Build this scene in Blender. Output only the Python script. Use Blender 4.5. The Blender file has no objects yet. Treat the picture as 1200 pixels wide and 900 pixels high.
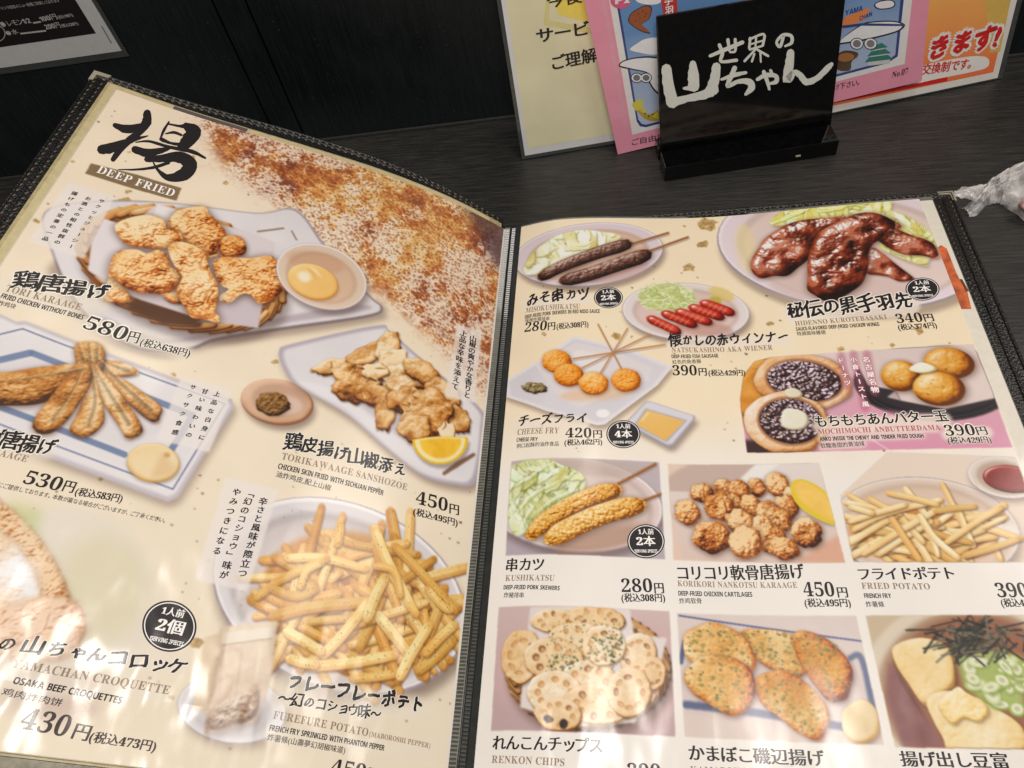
import bpy, math, random
import numpy as np
from mathutils import Matrix

# ------------------------------------------------------------------ camera, world, lamps
MM = 0.001
R = np.array([[0.987316905, -0.029621773, -0.155973971], [0.067569555, -0.810617642, 0.58166433], [-0.143665182, -0.584826118, -0.798334972]])
CAM = np.array([55.193030185, -304.411223828, 276.05882581])                      # millimetres
FOC, CX, CY = 860.0, 600.0, 450.0
scene = bpy.context.scene
COL = scene.collection
scene.render.resolution_x, scene.render.resolution_y = 1024, 768
cd = bpy.data.cameras.new("camera")
cd.sensor_width = 36.0
cd.lens = FOC / 1200.0 * 36.0
cd.clip_start, cd.clip_end = 0.005, 50
cd.dof.use_dof = False
cam = bpy.data.objects.new("camera", cd)
COL.objects.link(cam)
m = np.eye(4)
m[:3, 0] = R @ np.array([1, 0, 0]); m[:3, 1] = R @ np.array([0, -1, 0]); m[:3, 2] = R @ np.array([0, 0, -1])
m[:3, 3] = CAM * MM
cam.matrix_world = Matrix(m.tolist())
scene.camera = cam

w = bpy.data.worlds.new("World"); scene.world = w; w.use_nodes = True
bg = w.node_tree.nodes["Background"]
bg.inputs[0].default_value = (1.0, 0.93, 0.86, 1); bg.inputs[1].default_value = 0.085

def area(name, loc, target, size, power, col=(1.0, 0.86, 0.68), sy=None):
    l = bpy.data.lights.new(name, "AREA"); l.energy = power; l.color = col
    l.shape = "RECTANGLE" if sy else "DISK"; l.size = size
    if sy: l.size_y = sy
    o = bpy.data.objects.new(name, l); COL.objects.link(o); o.location = loc
    from mathutils import Vector
    o.rotation_euler = (Vector(target) - Vector(loc)).to_track_quat("-Z", "Y").to_euler()
    return o
area("pendant_lamp", (0.20, 0.0, 1.25), (0.05, -0.06, 0), 0.22, 3.8, (1.0, 0.93, 0.86))
area("front_fill", (0.02, -0.95, 1.35), (0.02, -0.02, 0), 0.8, 14.3, (1.0, 0.94, 0.89))  # added soft fill behind the camera, placed clear of the page reflections
area("side_fill", (1.1, 0.35, 1.25), (0.0, 0.0, 0), 0.7, 9.2, (1.0, 0.93, 0.86))  # second added fill, from the right, brightens the head of the pages
area("far_lamp", (0.15, 0.75, 1.6), (0.05, 0, 0), 0.03, 0.45, (1.0, 0.92, 0.82))
scene.view_settings.view_transform = "Standard"
scene.view_settings.look = "None"
scene.view_settings.exposure = 0.0
scene.view_settings.gamma = 1.0

# ------------------------------------------------------------------ surfaces: where a print lies
def rays(p):
    p = np.atleast_2d(np.asarray(p, float))
    d = np.stack([p[:, 0] - CX, p[:, 1] - CY, np.full(len(p), FOC)], 1)
    return d @ R.T

class PlaneSurf:
    """flat sheet: local x along its foot, local y up the sheet (mm)"""
    def __init__(s, pt, yaw, lean):
        s.o = np.array(pt, float)
        s.t = np.array([math.cos(yaw), math.sin(yaw), 0])
        b = np.array([-math.sin(yaw), math.cos(yaw), 0])
        s.u = math.cos(lean) * np.array([0, 0, 1.]) + math.sin(lean) * b
        s.n = np.cross(s.t, s.u)          # towards the viewer
        if s.n @ (CAM - s.o) < 0: s.n = -s.n
    def loc(s, p):
        d = rays(p); t = ((s.o - CAM) @ s.n) / (d @ s.n)
        P = CAM + d * t[:, None] - s.o
        return np.stack([P @ s.t, P @ s.u], 1)
    def pos(s, uv, off=0.0):
        uv = np.atleast_2d(uv)
        return s.o + uv[:, :1] * s.t + uv[:, 1:2] * s.u + np.asarray(off).reshape(-1, 1) * s.n
    flip = 1

def spline(xk, yk, x):
    # natural cubic spline
    n = len(xk); h = np.diff(xk)
    A = np.eye(n); b = np.zeros(n)
    for i in range(1, n - 1):
        A[i, i - 1] = h[i - 1]; A[i, i] = 2 * (h[i - 1] + h[i]); A[i, i + 1] = h[i]
        b[i] = 3 * ((yk[i + 1] - yk[i]) / h[i] - (yk[i] - yk[i - 1]) / h[i - 1])
    c = np.linalg.solve(A, b)
    i = np.clip(np.searchsorted(xk, x) - 1, 0, n - 2)
    a = yk[i]; bb = (yk[i + 1] - yk[i]) / h[i] - h[i] * (2 * c[i] + c[i + 1]) / 3
    d = (c[i + 1] - c[i]) / (3 * h[i]); t = x - xk[i]
    return a + bb * t + c[i] * t * t + d * t ** 3

class PageSurf:
    """page bent round the spine direction; U mm from the spine (left page negative), v mm down the page"""
    def __init__(s, side):
        s.side = side
        if side == "right":
            U = np.arange(0, 226, 1.0)
            z = spline(np.array([0, 15, 40, 90, 150, 210., 226]), np.array([3.99, 6.94, 7.13, 2.9, 4.23, 6.01, 6.2]), U)
            dz = np.diff(z); x = np.concatenate([[0], np.cumsum(np.sqrt(1 - dz ** 2))])
            s.U, s.x, s.z = U, x, z
        else:
            kx = np.array([-9.2, -28., -47., -67., -95., -124.4, -155., -180.5, -215.])
            kz = np.array([3.1, 19.5, 33.5, 46., 60.8, 75.5, 91.0, 105.6, 126.])
            xx = np.linspace(9.2, 215, 800); zz = spline(-kx, kz, xx)
            a = np.concatenate([[0], np.cumsum(np.hypot(np.diff(xx), np.diff(zz)))])
            U = np.arange(0, 226, 1.0)
            s.U = -U[::-1]; s.x = -np.interp(U, a, xx)[::-1]; s.z = np.interp(U, a, zz)[::-1]
    def loc(s, p):
        d = rays(p)
        ang = np.unwrap(np.arctan2(s.x - CAM[0], -(s.z - CAM[2])))
        ra = np.arctan2(d[:, 0], -d[:, 2])
        U = np.interp(ra, ang, s.U)
        # gentle extrapolation past the page
        k0 = (s.U[1] - s.U[0]) / (ang[1] - ang[0]); k1 = (s.U[-1] - s.U[-2]) / (ang[-1] - ang[-2])
        U = np.where(ra < ang[0], s.U[0] + (ra - ang[0]) * k0, U); U = np.where(ra > ang[-1], s.U[-1] + (ra - ang[-1]) * k1, U)
        z = np.interp(U, s.U, s.z)
        t = (z - CAM[2]) / d[:, 2]
        return np.stack([U, -(CAM[1] + t * d[:, 1])], 1)
    def pos(s, uv, off=0.0):
        uv = np.atleast_2d(uv); U = uv[:, 0]
        x = np.interp(U, s.U, s.x); z = np.interp(U, s.U, s.z)
        e = 1.5
        tx = np.interp(U + e, s.U, s.x) - np.interp(U - e, s.U, s.x); tz = np.interp(U + e, s.U, s.z) - np.interp(U - e, s.U, s.z)
        # linear continuation outside the tabulated range
        l = np.hypot(tx, tz); l[l == 0] = 1; tx /= l; tz /= l
        over = np.where(U < s.U[0], U - s.U[0], np.where(U > s.U[-1], U - s.U[-1], 0))
        off = np.asarray(off)
        return np.stack([x + over * tx - tz * off, -uv[:, 1], z + over * tz + tx * off], 1)
    flip = -1            # v runs downwards

LEFT, RIGHT = PageSurf("left"), PageSurf("right")

# ------------------------------------------------------------------ mesh helpers
def mesh_obj(name, V, F, mat, parent=None, smooth=False, **tags):
    me = bpy.data.meshes.new(name)
    me.from_pydata((np.asarray(V) * MM).tolist(), [], [tuple(int(i) for i in f) for f in F])
    me.update()
    if smooth: me.polygons.foreach_set("use_smooth", [True] * len(me.polygons))
    if mat: me.materials.append(mat)
    o = bpy.data.objects.new(name, me); COL.objects.link(o)
    if parent: o.parent = parent
    for k, v in tags.items(): o[k] = v
    return o
def empty(name, loc=(0, 0, 0), **tags):
    o = bpy.data.objects.new(name, None); COL.objects.link(o); o.location = [c * MM for c in loc]
    o.empty_display_size = 0.02
    for k, v in tags.items(): o[k] = v
    return o
def adopt(o, root):
    o.parent = root; o.matrix_parent_inverse = Matrix.Translation(root.location).inverted()
    return o
def srgb(c):
    c = np.asarray(c, float) / 255.0
    return np.where(c <= 0.04045, c / 12.92, ((c + 0.055) / 1.055) ** 2.4)

# ------------------------------------------------------------------ materials
def new_mat(name):
    m = bpy.data.materials.new(name); m.use_nodes = True
    nt = m.node_tree; b = nt.nodes["Principled BSDF"]
    return m, nt, b
def node(nt, t, **kw):
    n = nt.nodes.new(t)
    for k, v in kw.items(): setattr(n, k, v)
    return n
def noise(nt, scale, detail=3, rough=0.5, vec=None, stretch=None):
    tc = node(nt, "ShaderNodeTexCoord"); mp = node(nt, "ShaderNodeMapping")
    nt.links.new(tc.outputs["Object"], mp.inputs[0])
    if stretch: mp.inputs["Scale"].default_value = stretch
    n = node(nt, "ShaderNodeTexNoise"); n.inputs["Scale"].default_value = scale
    n.inputs["Detail"].default_value = detail; n.inputs["Roughness"].default_value = rough
    nt.links.new(mp.outputs[0], n.inputs["Vector"])
    return n
def ramp(nt, src, stops):
    r = node(nt, "ShaderNodeValToRGB"); e = r.color_ramp.elements
    while len(e) < len(stops): e.new(0.5)
    for i, (p, c) in enumerate(stops):
        e[i].position = p; e[i].color = tuple(c) + (1,) if len(c) == 3 else c
    nt.links.new(src, r.inputs[0]); return r
def bump(nt, src, strength, dist=0.001, prev=None):
    b = node(nt, "ShaderNodeBump"); b.inputs["Strength"].default_value = strength; b.inputs["Distance"].default_value = dist
    nt.links.new(src, b.inputs["Height"])
    if prev: nt.links.new(prev.outputs[0], b.inputs["Normal"])
    return b
def lin(c): return tuple(float(x) for x in srgb(c))
def simple(name, rgb, rough=0.5, metal=0.0, vary=0.12, scale=300, coat=0.0, bmp=0.0):
    m, nt, b = new_mat(name)
    n = noise(nt, scale); c = np.array(lin(rgb))
    r = ramp(nt, n.outputs["Fac"], [(0.3, tuple(c * (1 - vary))), (0.7, tuple(np.minimum(c * (1 + vary), 1)))])
    nt.links.new(r.outputs[0], b.inputs["Base Color"])
    b.inputs["Roughness"].default_value = rough; b.inputs["Metallic"].default_value = metal
    b.inputs["Coat Weight"].default_value = coat; b.inputs["Coat Roughness"].default_value = 0.05
    if bmp: nt.links.new(bump(nt, n.outputs["Fac"], bmp, 0.0002).outputs[0], b.inputs["Normal"])
    return m

def sleeve_coat(nt, b):
    """the clear pocket over the paper: a glossy wavy coat, crumpled towards the near edge"""
    n1 = noise(nt, 22, 2, 0.5)                       # slow waves of the film
    n2 = noise(nt, 30, 2, 0.45, stretch=(1.7, 0.8, 1))
    n3 = noise(nt, 1100, 2, 0.6)
    tc = node(nt, "ShaderNodeTexCoord"); sx = node(nt, "ShaderNodeSeparateXYZ"); nt.links.new(tc.outputs["Object"], sx.inputs[0])
    mr = node(nt, "ShaderNodeMapRange"); nt.links.new(sx.outputs["Y"], mr.inputs["Value"])
    mr.inputs["From Min"].default_value = -0.19; mr.inputs["From Max"].default_value = -0.26
    mr.inputs["To Min"].default_value = 0.04; mr.inputs["To Max"].default_value = 1.0
    mr2 = node(nt, "ShaderNodeMapRange"); nt.links.new(sx.outputs["X"], mr2.inputs["Value"])
    mr2.inputs["From Min"].default_value = 0.08; mr2.inputs["From Max"].default_value = -0.05
    mr2.inputs["To Min"].default_value = 0.12; mr2.inputs["To Max"].default_value = 1.0
    mu = node(nt, "ShaderNodeMath", operation="MULTIPLY"); nt.links.new(mr.outputs[0], mu.inputs[0]); nt.links.new(mr2.outputs[0], mu.inputs[1])
    mu2 = node(nt, "ShaderNodeMath", operation="MULTIPLY"); nt.links.new(mu.outputs[0], mu2.inputs[0]); nt.links.new(n2.outputs["Fac"], mu2.inputs[1])
    b1 = bump(nt, n1.outputs["Fac"], 0.25, 0.003)
    b2 = bump(nt, mu2.outputs[0], 0.75, 0.007, b1)
    b3 = bump(nt, n3.outputs["Fac"], 0.02, 0.0002, b2)
    nt.links.new(b3.outputs[0], b.inputs["Coat Normal"])
    b.inputs["Coat Weight"].default_value = 1.0; b.inputs["Coat Roughness"].default_value = 0.18; b.inputs["Coat IOR"].default_value = 1.45

def print_mat():
    m, nt, b = new_mat("printed_paper_in_sleeve")
    a = node(nt, "ShaderNodeAttribute", attribute_name="ink")
    n = noise(nt, 2500, 2); mx = node(nt, "ShaderNodeMix", data_type="RGBA", blend_type="MULTIPLY")
    mx.inputs["Factor"].default_value = 0.10
    nt.links.new(a.outputs["Color"], mx.inputs[6]); nt.links.new(n.outputs["Color"], mx.inputs[7])
    nt.links.new(mx.outputs[2], b.inputs["Base Color"]); b.inputs["Roughness"].default_value = 0.55
    b.inputs["Specular IOR Level"].default_value = 0.2
    sleeve_coat(nt, b); return m
def ink_mat(name, rgb):
    m, nt, b = new_mat(name)
    n = noise(nt, 1200, 2); c = np.array(lin(rgb))
    r = ramp(nt, n.outputs["Fac"], [(0.3, tuple(c * 0.9)), (0.7, tuple(np.minimum(c * 1.12 + 0.002, 1)))])
    nt.links.new(r.outputs[0], b.inputs["Base Color"]); b.inputs["Roughness"].default_value = 0.6
    b.inputs["Specular IOR Level"].default_value = 0.2
    sleeve_coat(nt, b); return m
PRINT = print_mat()
INK = {k: ink_mat("ink_" + k, c) for k, c in dict(black=(30, 25, 28), grey=(70, 62, 60), brown=(150, 128, 108), white=(250, 246, 240),
       halo=(246, 238, 226), red=(185, 95, 105), rose=(176, 96, 118)).items()}

# ------------------------------------------------------------------ painter for the printed artwork
S = 6                                    # artwork samples per mm
PW, PH = 206, 278                        # printed area in mm
rng = np.random.default_rng(7)
def vnoise(n, cell):
    k = max(2, n // cell); g = rng.random((k, k)); 
    t = np.arange(n) * k / n; i = t.astype(int); f = t - i; f = f * f * (3 - 2 * f)
    a = g[i % k]; b = g[(i + 1) % k]; rows = a * (1 - f[:, None]) + b * f[:, None]
    c = rows[:, i % k]; d = rows[:, (i + 1) % k]
    return (c * (1 - f) + d * f).astype(np.float32)
NN = 1024
NZ = {c: vnoise(NN, c) for c in (128, 64, 32, 16, 8, 4, 2)}
def fbm(cells, w=None):
    w = w or [0.55 ** i for i in range(len(cells))]
    r = sum(NZ[c] * k for c, k in zip(cells, w)) / sum(w)
    return r
N_BIG = fbm((128, 64, 32)); N_MED = fbm((32, 16, 8)); N_FINE = fbm((8, 4, 2))
def worley(cell):
    """tileable knobbly bumps: one rounded knob per cell"""
    k = NN // cell; px = rng.random((k, k)); py = rng.random((k, k)); hh_ = 0.6 + 0.4 * rng.random((k, k))
    yy, xx = np.mgrid[0:NN, 0:NN].astype(np.float32) / (NN / k); wx = (NZ[16] - .5) * .9; wy = (np.roll(NZ[16], 333, 1) - .5) * .9; xx = xx + wx; yy = yy + wy
    cy, cx = np.floor(yy).astype(int), np.floor(xx).astype(int); best = np.zeros((NN, NN), np.float32)
    for dy in (-1, 0, 1):
        for dx in (-1, 0, 1):
            jy, jx = (cy + dy) % k, (cx + dx) % k; d2 = (cy + dy + py[jy, jx] - yy) ** 2 + (cx + dx + px[jy, jx] - xx) ** 2
            best = np.maximum(best, np.clip(hh_[jy, jx] - d2 * .9, 0, 1))
    return best
W_L, W_M, W_S = worley(36), worley(16), worley(8)
N_CRUST = W_L * .34 + W_M * .62 + W_S * .26 + NZ[4] * .08 + NZ[2] * .08
N_CRUMB = W_S * .55 + W_M * .25 + NZ[4] * .2 + NZ[2] * .16
N_KNOB = W_L * .45 + NZ[32] * .4 + W_M * .42 + W_S * .16 + NZ[4] * .05
N_SMOOTH = NZ[32] * .7 + NZ[64] * .3
N_STREAK = None
N_KARA = W_L * .42 + NZ[32] * .5 + W_M * .20 + W_S * .30 + NZ[4] * .14 + NZ[2] * .12
N_SKIN = NZ[32] * .9 + W_L * .25 + NZ[16] * .22 + NZ[8] * .12 + NZ[4] * .07
KINDS = dict(kara=N_KARA, hide=N_SKIN, crust=N_CRUST, crumb=N_CRUMB, smooth=N_SMOOTH, med=N_MED, fine=N_FINE, big=N_BIG, knob=N_KNOB)

def box(a, r):
    r = int(max(1, round(r)))
    for ax in (0, 1):
        p = [(0, 0)] * a.ndim; p[ax] = (r + 1, r)
        c = np.cumsum(np.pad(a, p, mode="edge"), axis=ax, dtype=np.float32)
        n = a.shape[ax]
        hi = np.take(c, np.arange(2 * r + 1, 2 * r + 1 + n), axis=ax); lo = np.take(c, np.arange(0, n), axis=ax)
        a = (hi - lo) / (2 * r + 1)
    return a
def blur(a, r): return a if r < 0.5 else box(box(a, r), r)

def smooth_loop(p, n=6):
    p = np.asarray(p, float); k = len(p); out = []
    for i in range(k):
        p0, p1, p2, p3 = p[(i - 1) % k], p[i], p[(i + 1) % k], p[(i + 2) % k]
        for t in np.arange(n) / n:
            out.append(0.5 * (2 * p1 + (p2 - p0) * t + (2 * p0 - 5 * p1 + 4 * p2 - p3) * t * t + (3 * p1 - p0 - 3 * p2 + p3) * t ** 3))
    return np.array(out)
def ell(cx, cy, rx, ry, rot=0, n=48, a0=0, a1=360):
    t = np.radians(np.linspace(a0, a1, n, endpoint=(a1 - a0) < 360)); r = math.radians(rot)
    x, y = rx * np.cos(t), ry * np.sin(t)
    return np.stack([cx + x * math.cos(r) - y * math.sin(r), cy + x * math.sin(r) + y * math.cos(r)], 1)
def band(p, w, taper=None):
    """ribbon outline round a centre line; w = full width (number or list)"""
    p = np.asarray(p, float); w = np.broadcast_to(np.asarray(w, float), (len(p),)) / 2
    d = np.gradient(p, axis=0); d /= np.linalg.norm(d, axis=1)[:, None] + 1e-9
    nrm = np.stack([-d[:, 1], d[:, 0]], 1)
    a = p + nrm * w[:, None]; b = p - nrm * w[:, None]
    s0 = p[0] - d[0] * w[0] * 0.7; s1 = p[-1] + d[-1] * w[-1] * 0.7
    return np.concatenate([[s0], a, [s1], b[::-1]])
def dense(p, n=6):
    """open smooth curve through points"""
    p = np.asarray(p, float)
    if len(p) < 3:
        t = np.linspace(0, 1, n + 1)[:, None]; return p[0] * (1 - t) + p[-1] * t
    q = np.concatenate([[2 * p[0] - p[1]], p, [2 * p[-1] - p[-2]]]); out = []
    for i in range(1, len(q) - 2):
        for t in np.arange(n) / n:
            p0, p1, p2, p3 = q[i - 1:i + 3]
            out.append(0.5 * (2 * p1 + (p2 - p0) * t + (2 * p0 - 5 * p1 + 4 * p2 - p3) * t * t + (3 * p1 - p0 - 3 * p2 + p3) * t ** 3))
    out.append(p[-1]); return np.array(out)

def raster(poly, x0, y0, x1, y1):
    h, w = y1 - y0, x1 - x0; acc = np.zeros((h, w + 1), np.float32)
    p = poly - [x0, y0]; q = np.roll(p, -1, axis=0)
    for (ax, ay), (bx, by) in zip(p, q):
        if ay == by: continue
        lo, hi = (ay, by) if ay < by else (by, ay)
        r = np.arange(max(0, math.ceil(lo - 0.5)), min(h, math.ceil(hi - 0.5)))
        if len(r) == 0: continue
        x = ax + (r + 0.5 - ay) * (bx - ax) / (by - ay)
        xi = np.clip(np.ceil(x - 0.5), 0, w).astype(int)
        acc[r, xi] += 1
    return (np.cumsum(acc[:, :-1], axis=1) % 2).astype(np.float32)

class Art:
    def __init__(s, surf):
        s.surf = surf; s.W, s.H = PW * S, PH * S
        s.a = np.zeros((s.H, s.W, 3), np.float32); s.clip = None; s.r = random.Random(5)
    def P(s, p):                     # photo measurement -> artwork samples
        uv = s.surf.loc(p)
        if s.surf.side == "left": uv[:, 0] += PW
        return uv * S
    def k(s, p):                     # artwork samples per photo unit near p
        q = s.P([p, (p[0] + 10, p[1]), (p[0], p[1] + 10)])
        return math.sqrt(abs(np.cross(q[1] - q[0], q[2] - q[0]))) / 10
    def bb(s, q, m):
        x0, y0 = np.floor(q.min(0) - m).astype(int); x1, y1 = np.ceil(q.max(0) + m).astype(int)
        return max(0, x0), max(0, y0), min(s.W, x1), min(s.H, y1)
    def nz(s, kind, x0, y0, x1, y1, seed=0):
        n = KINDS[kind]; iy = (np.arange(y0, y1) + seed * 131) % NN; ix = (np.arange(x0, x1) + seed * 277) % NN
        return n[np.ix_(iy, ix)]
    def blend(s, x0, y0, x1, y1, m, col):
        if s.clip is not None: m = m * s.clip[y0:y1, x0:x1]
        reg = s.a[y0:y1, x0:x1]; m = m[..., None]
        s.a[y0:y1, x0:x1] = reg * (1 - m) + np.asarray(col, np.float32) * m
    def setclip(s, p, soft=0):
        if p is None: s.clip = None; return
        q = s.P(p); c = raster(q, 0, 0, s.W, s.H); s.clip = blur(c, soft) if soft else c
    def fill(s, p, col, soft=1, alpha=1.0, col2=None, tex=None, amp=0, seed=0, smooth=False, vert=True):
        """flat or graded area; soft in samples"""
        if smooth: p = smooth_loop(p)
        q = s.P(p); m = 2 * soft + 3; x0, y0, x1, y1 = s.bb(q, m)
        if x1 <= x0 or y1 <= y0: return
        mk = blur(raster(q, x0, y0, x1, y1), soft) * alpha
        c = np.asarray(col, np.float32)
        if col2 is not None:
            if vert: t = np.linspace(0, 1, y1 - y0, dtype=np.float32)[:, None, None]
            else: t = np.linspace(0, 1, x1 - x0, dtype=np.float32)[None, :, None]
            c = c * (1 - t) + np.asarray(col2, np.float32) * t + np.zeros((y1 - y0, x1 - x0, 1), np.float32)
        if tex: c = c + (s.nz(tex, x0, y0, x1, y1, seed)[..., None] - 0.5) * 2 * amp
        s.blend(x0, y0, x1, y1, mk, c)
    def shadow(s, p, dx=3, dy=5, soft=8, alpha=0.45, col=(90, 70, 65), smooth=False):
        if smooth: p = smooth_loop(p)
        s.fill(np.asarray(p, float) + [dx, dy], col, soft, alpha)
    def pline(s, p, w, col, soft=0.8, alpha=1.0, close=False):
        p = list(p) + ([p[0]] if close else [])
        for a, b in zip(p[:-1], p[1:]): s.fill(band(np.array([a, b], float), w), col, soft, alpha)
    def line(s, p, w, col, soft=0.6, alpha=1.0):
        s.fill(band(dense(p), np.interp(np.linspace(0, 1, len(dense(p))), np.linspace(0, 1, np.size(w)), np.atleast_1d(w))), col, soft, alpha)
    def lump(s, p, cols, rnd=None, kind="crust", amp=0.5, seed=None, rough=0.0, gloss=0.0, sh=0.4, var=0.12, smooth=True, lx=-0.45, ly=-0.6, edge=0.75, pat=None, con=1.2, up=0.0, spk=0.0, soft=1, shoff=(2, 3)):
        """a rounded thing in a printed food photograph; cols dark..light"""
        if seed is None: seed = s.r.randrange(999)
        if smooth: p = smooth_loop(p)
        q = s.P(p)
        if rough:
            rr = random.Random(seed); n = len(q); ph = [(rr.uniform(0, 6.3), rr.uniform(0, 1)) for _ in range(7)]
            t = np.arange(n) / n * 2 * np.pi; f = sum(a * np.sin(t * (k + 3) * 1.7 + o) / (k + 2) for k, (o, a) in enumerate(ph))
            # keep closed
            f *= np.minimum(1, np.minimum(np.arange(n), n - np.arange(n)) / 4)
            c = q.mean(0); q = c + (q - c) * (1 + rough * f)[:, None]
        q2 = np.roll(q, -1, 0); area_ = abs(np.sum(q[:, 0] * q2[:, 1] - q2[:, 0] * q[:, 1])) / 2; per = np.sum(np.hypot(*(q2 - q).T))
        size = 2.8 * area_ / max(per, 1) + 1
        r = (rnd if rnd else 0.24) * size * 1.15
        x0, y0, x1, y1 = s.bb(q, r * 2 + 4)
        if x1 - x0 < 3 or y1 - y0 < 3: return
        hard = raster(q, x0, y0, x1, y1); n = s.nz(kind, x0, y0, x1, y1, seed); lo = s.nz("big", x0, y0, x1, y1, seed + 3)
        if sh:
            d = np.roll(np.roll(blur(hard, max(2, r * 0.4)), int(shoff[1]), 0), int(shoff[0]), 1)
            s.blend(x0, y0, x1, y1, np.clip(d * sh, 0, 1), (70, 45, 35))
        mk = blur(hard, soft)
        b = blur(hard, r); dome = np.clip((b - 0.42) / 0.55, 0, 1); h = np.sqrt(np.clip(1 - (1 - dome) ** 2, 0, 1)) * r * 1.1
        h = h + n * amp * 6 * min(1.5, size / 60 + 0.3)
        h = blur(h, 1)
        gy, gx = np.gradient(h); iv = 1 / np.sqrt(gx * gx + gy * gy + 1)
        nx, ny, nzz = -gx * iv, -gy * iv, iv
        L = np.array([lx, ly, 0.66]); L /= np.linalg.norm(L)
        lam = np.clip(nx * L[0] + ny * L[1] + nzz * L[2], 0, 1)
        v = (0.08 + 0.84 * lam) * (edge + (1 - edge) * dome) + (lo - 0.5) * var * 2.4 + (n - 0.42) * amp * 0.42 + (N_MED[np.ix_((np.arange(y0, y1) + seed * 71) % NN, (np.arange(x0, x1) + seed * 37) % NN)] - .5) * var * 1.3
        v = np.clip(.42 + up + (v - .52) * con, 0, 1)
        cols = np.asarray(cols, float); st = np.linspace(0, 1, len(cols))
        c = np.stack([np.interp(v, st, cols[:, i]) for i in range(3)], -1)
        hv = (lo - .5) * min(1, var * 3); c = c * np.stack([1 + hv * .05, 1 + hv * .28, 1 + hv * .65], -1)
        if spk:
            g1 = s.nz("fine", x0, y0, x1, y1, seed + 9)
            c = c + (np.array([252, 212, 158]) - c) * (np.clip((g1 - .62) * 5, 0, 1) * np.clip(lam * 1.5 - .6, 0, 1) * spk)[..., None]
        if gloss:
            Hh = L + [0, 0, 1]; Hh /= np.linalg.norm(Hh)
            sp = np.clip(nx * Hh[0] + ny * Hh[1] + nzz * Hh[2], 0, 1) ** 28 * gloss
            c = c + (255 - c) * np.clip(sp, 0, 1)[..., None]
        s.blend(x0, y0, x1, y1, mk, c)
    def dish(s, cx, cy, rx, ry, rot=0, rim=(232, 228, 232), well=(222, 216, 220), k=0.74, sh=0.5, lip=(250, 248, 248), edge=(170, 160, 170)):
        s.shadow(ell(cx, cy, rx, ry, rot), 3, ry * 0.10 + 2, 8, sh)
        s.fill(ell(cx, cy, rx, ry, rot), edge, 1)
        s.fill(ell(cx, cy - ry * 0.015, rx * 0.99, ry * 0.975, rot), lip, 1)
        s.fill(ell(cx, cy, rx * 0.965, ry * 0.95, rot), rim, 2, 1, [min(255, c + 8) for c in rim])
        s.fill(ell(cx, cy + ry * 0.02, rx * (k + .05), ry * (k + .05), rot), [c - 16 for c in well], 5)
        s.fill(ell(cx, cy + ry * 0.05, rx * k, ry * k, rot), well, 5, 1, [min(255, c + 10) for c in well])
    def flecks(s, region, n, cols, size, seed=1, seedshape=3):
        rr = random.Random(seed); reg = np.asarray(region, float); x0, y0 = reg.min(0); x1, y1 = reg.max(0); done = 0
        for _ in range(n * 6):
            x, y = rr.uniform(x0, x1), rr.uniform(y0, y1)
            if not inside(reg, x, y): continue
            z = rr.uniform(0.35, 1) * size; a = rr.uniform(0, 180)
            p = [(x + z * rr.uniform(.5, 1) * math.cos(t), y + z * rr.uniform(.3, .8) * math.sin(t)) for t in (0.3, 1.6, 3.0, 4.4, 5.4)]
            s.fill(p, rr.choice(cols), 0.6, rr.uniform(.6, 1)); done += 1
            if done >= n: break
def inside(poly, x, y):
    a = poly; b = np.roll(poly, -1, axis=0)
    c = ((a[:, 1] > y) != (b[:, 1] > y))
    with np.errstate(divide="ignore", invalid="ignore"):
        xi = (b[:, 0] - a[:, 0]) * (y - a[:, 1]) / (b[:, 1] - a[:, 1]) + a[:, 0]
    return bool(np.sum(c & (x < xi)) % 2)

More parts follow.
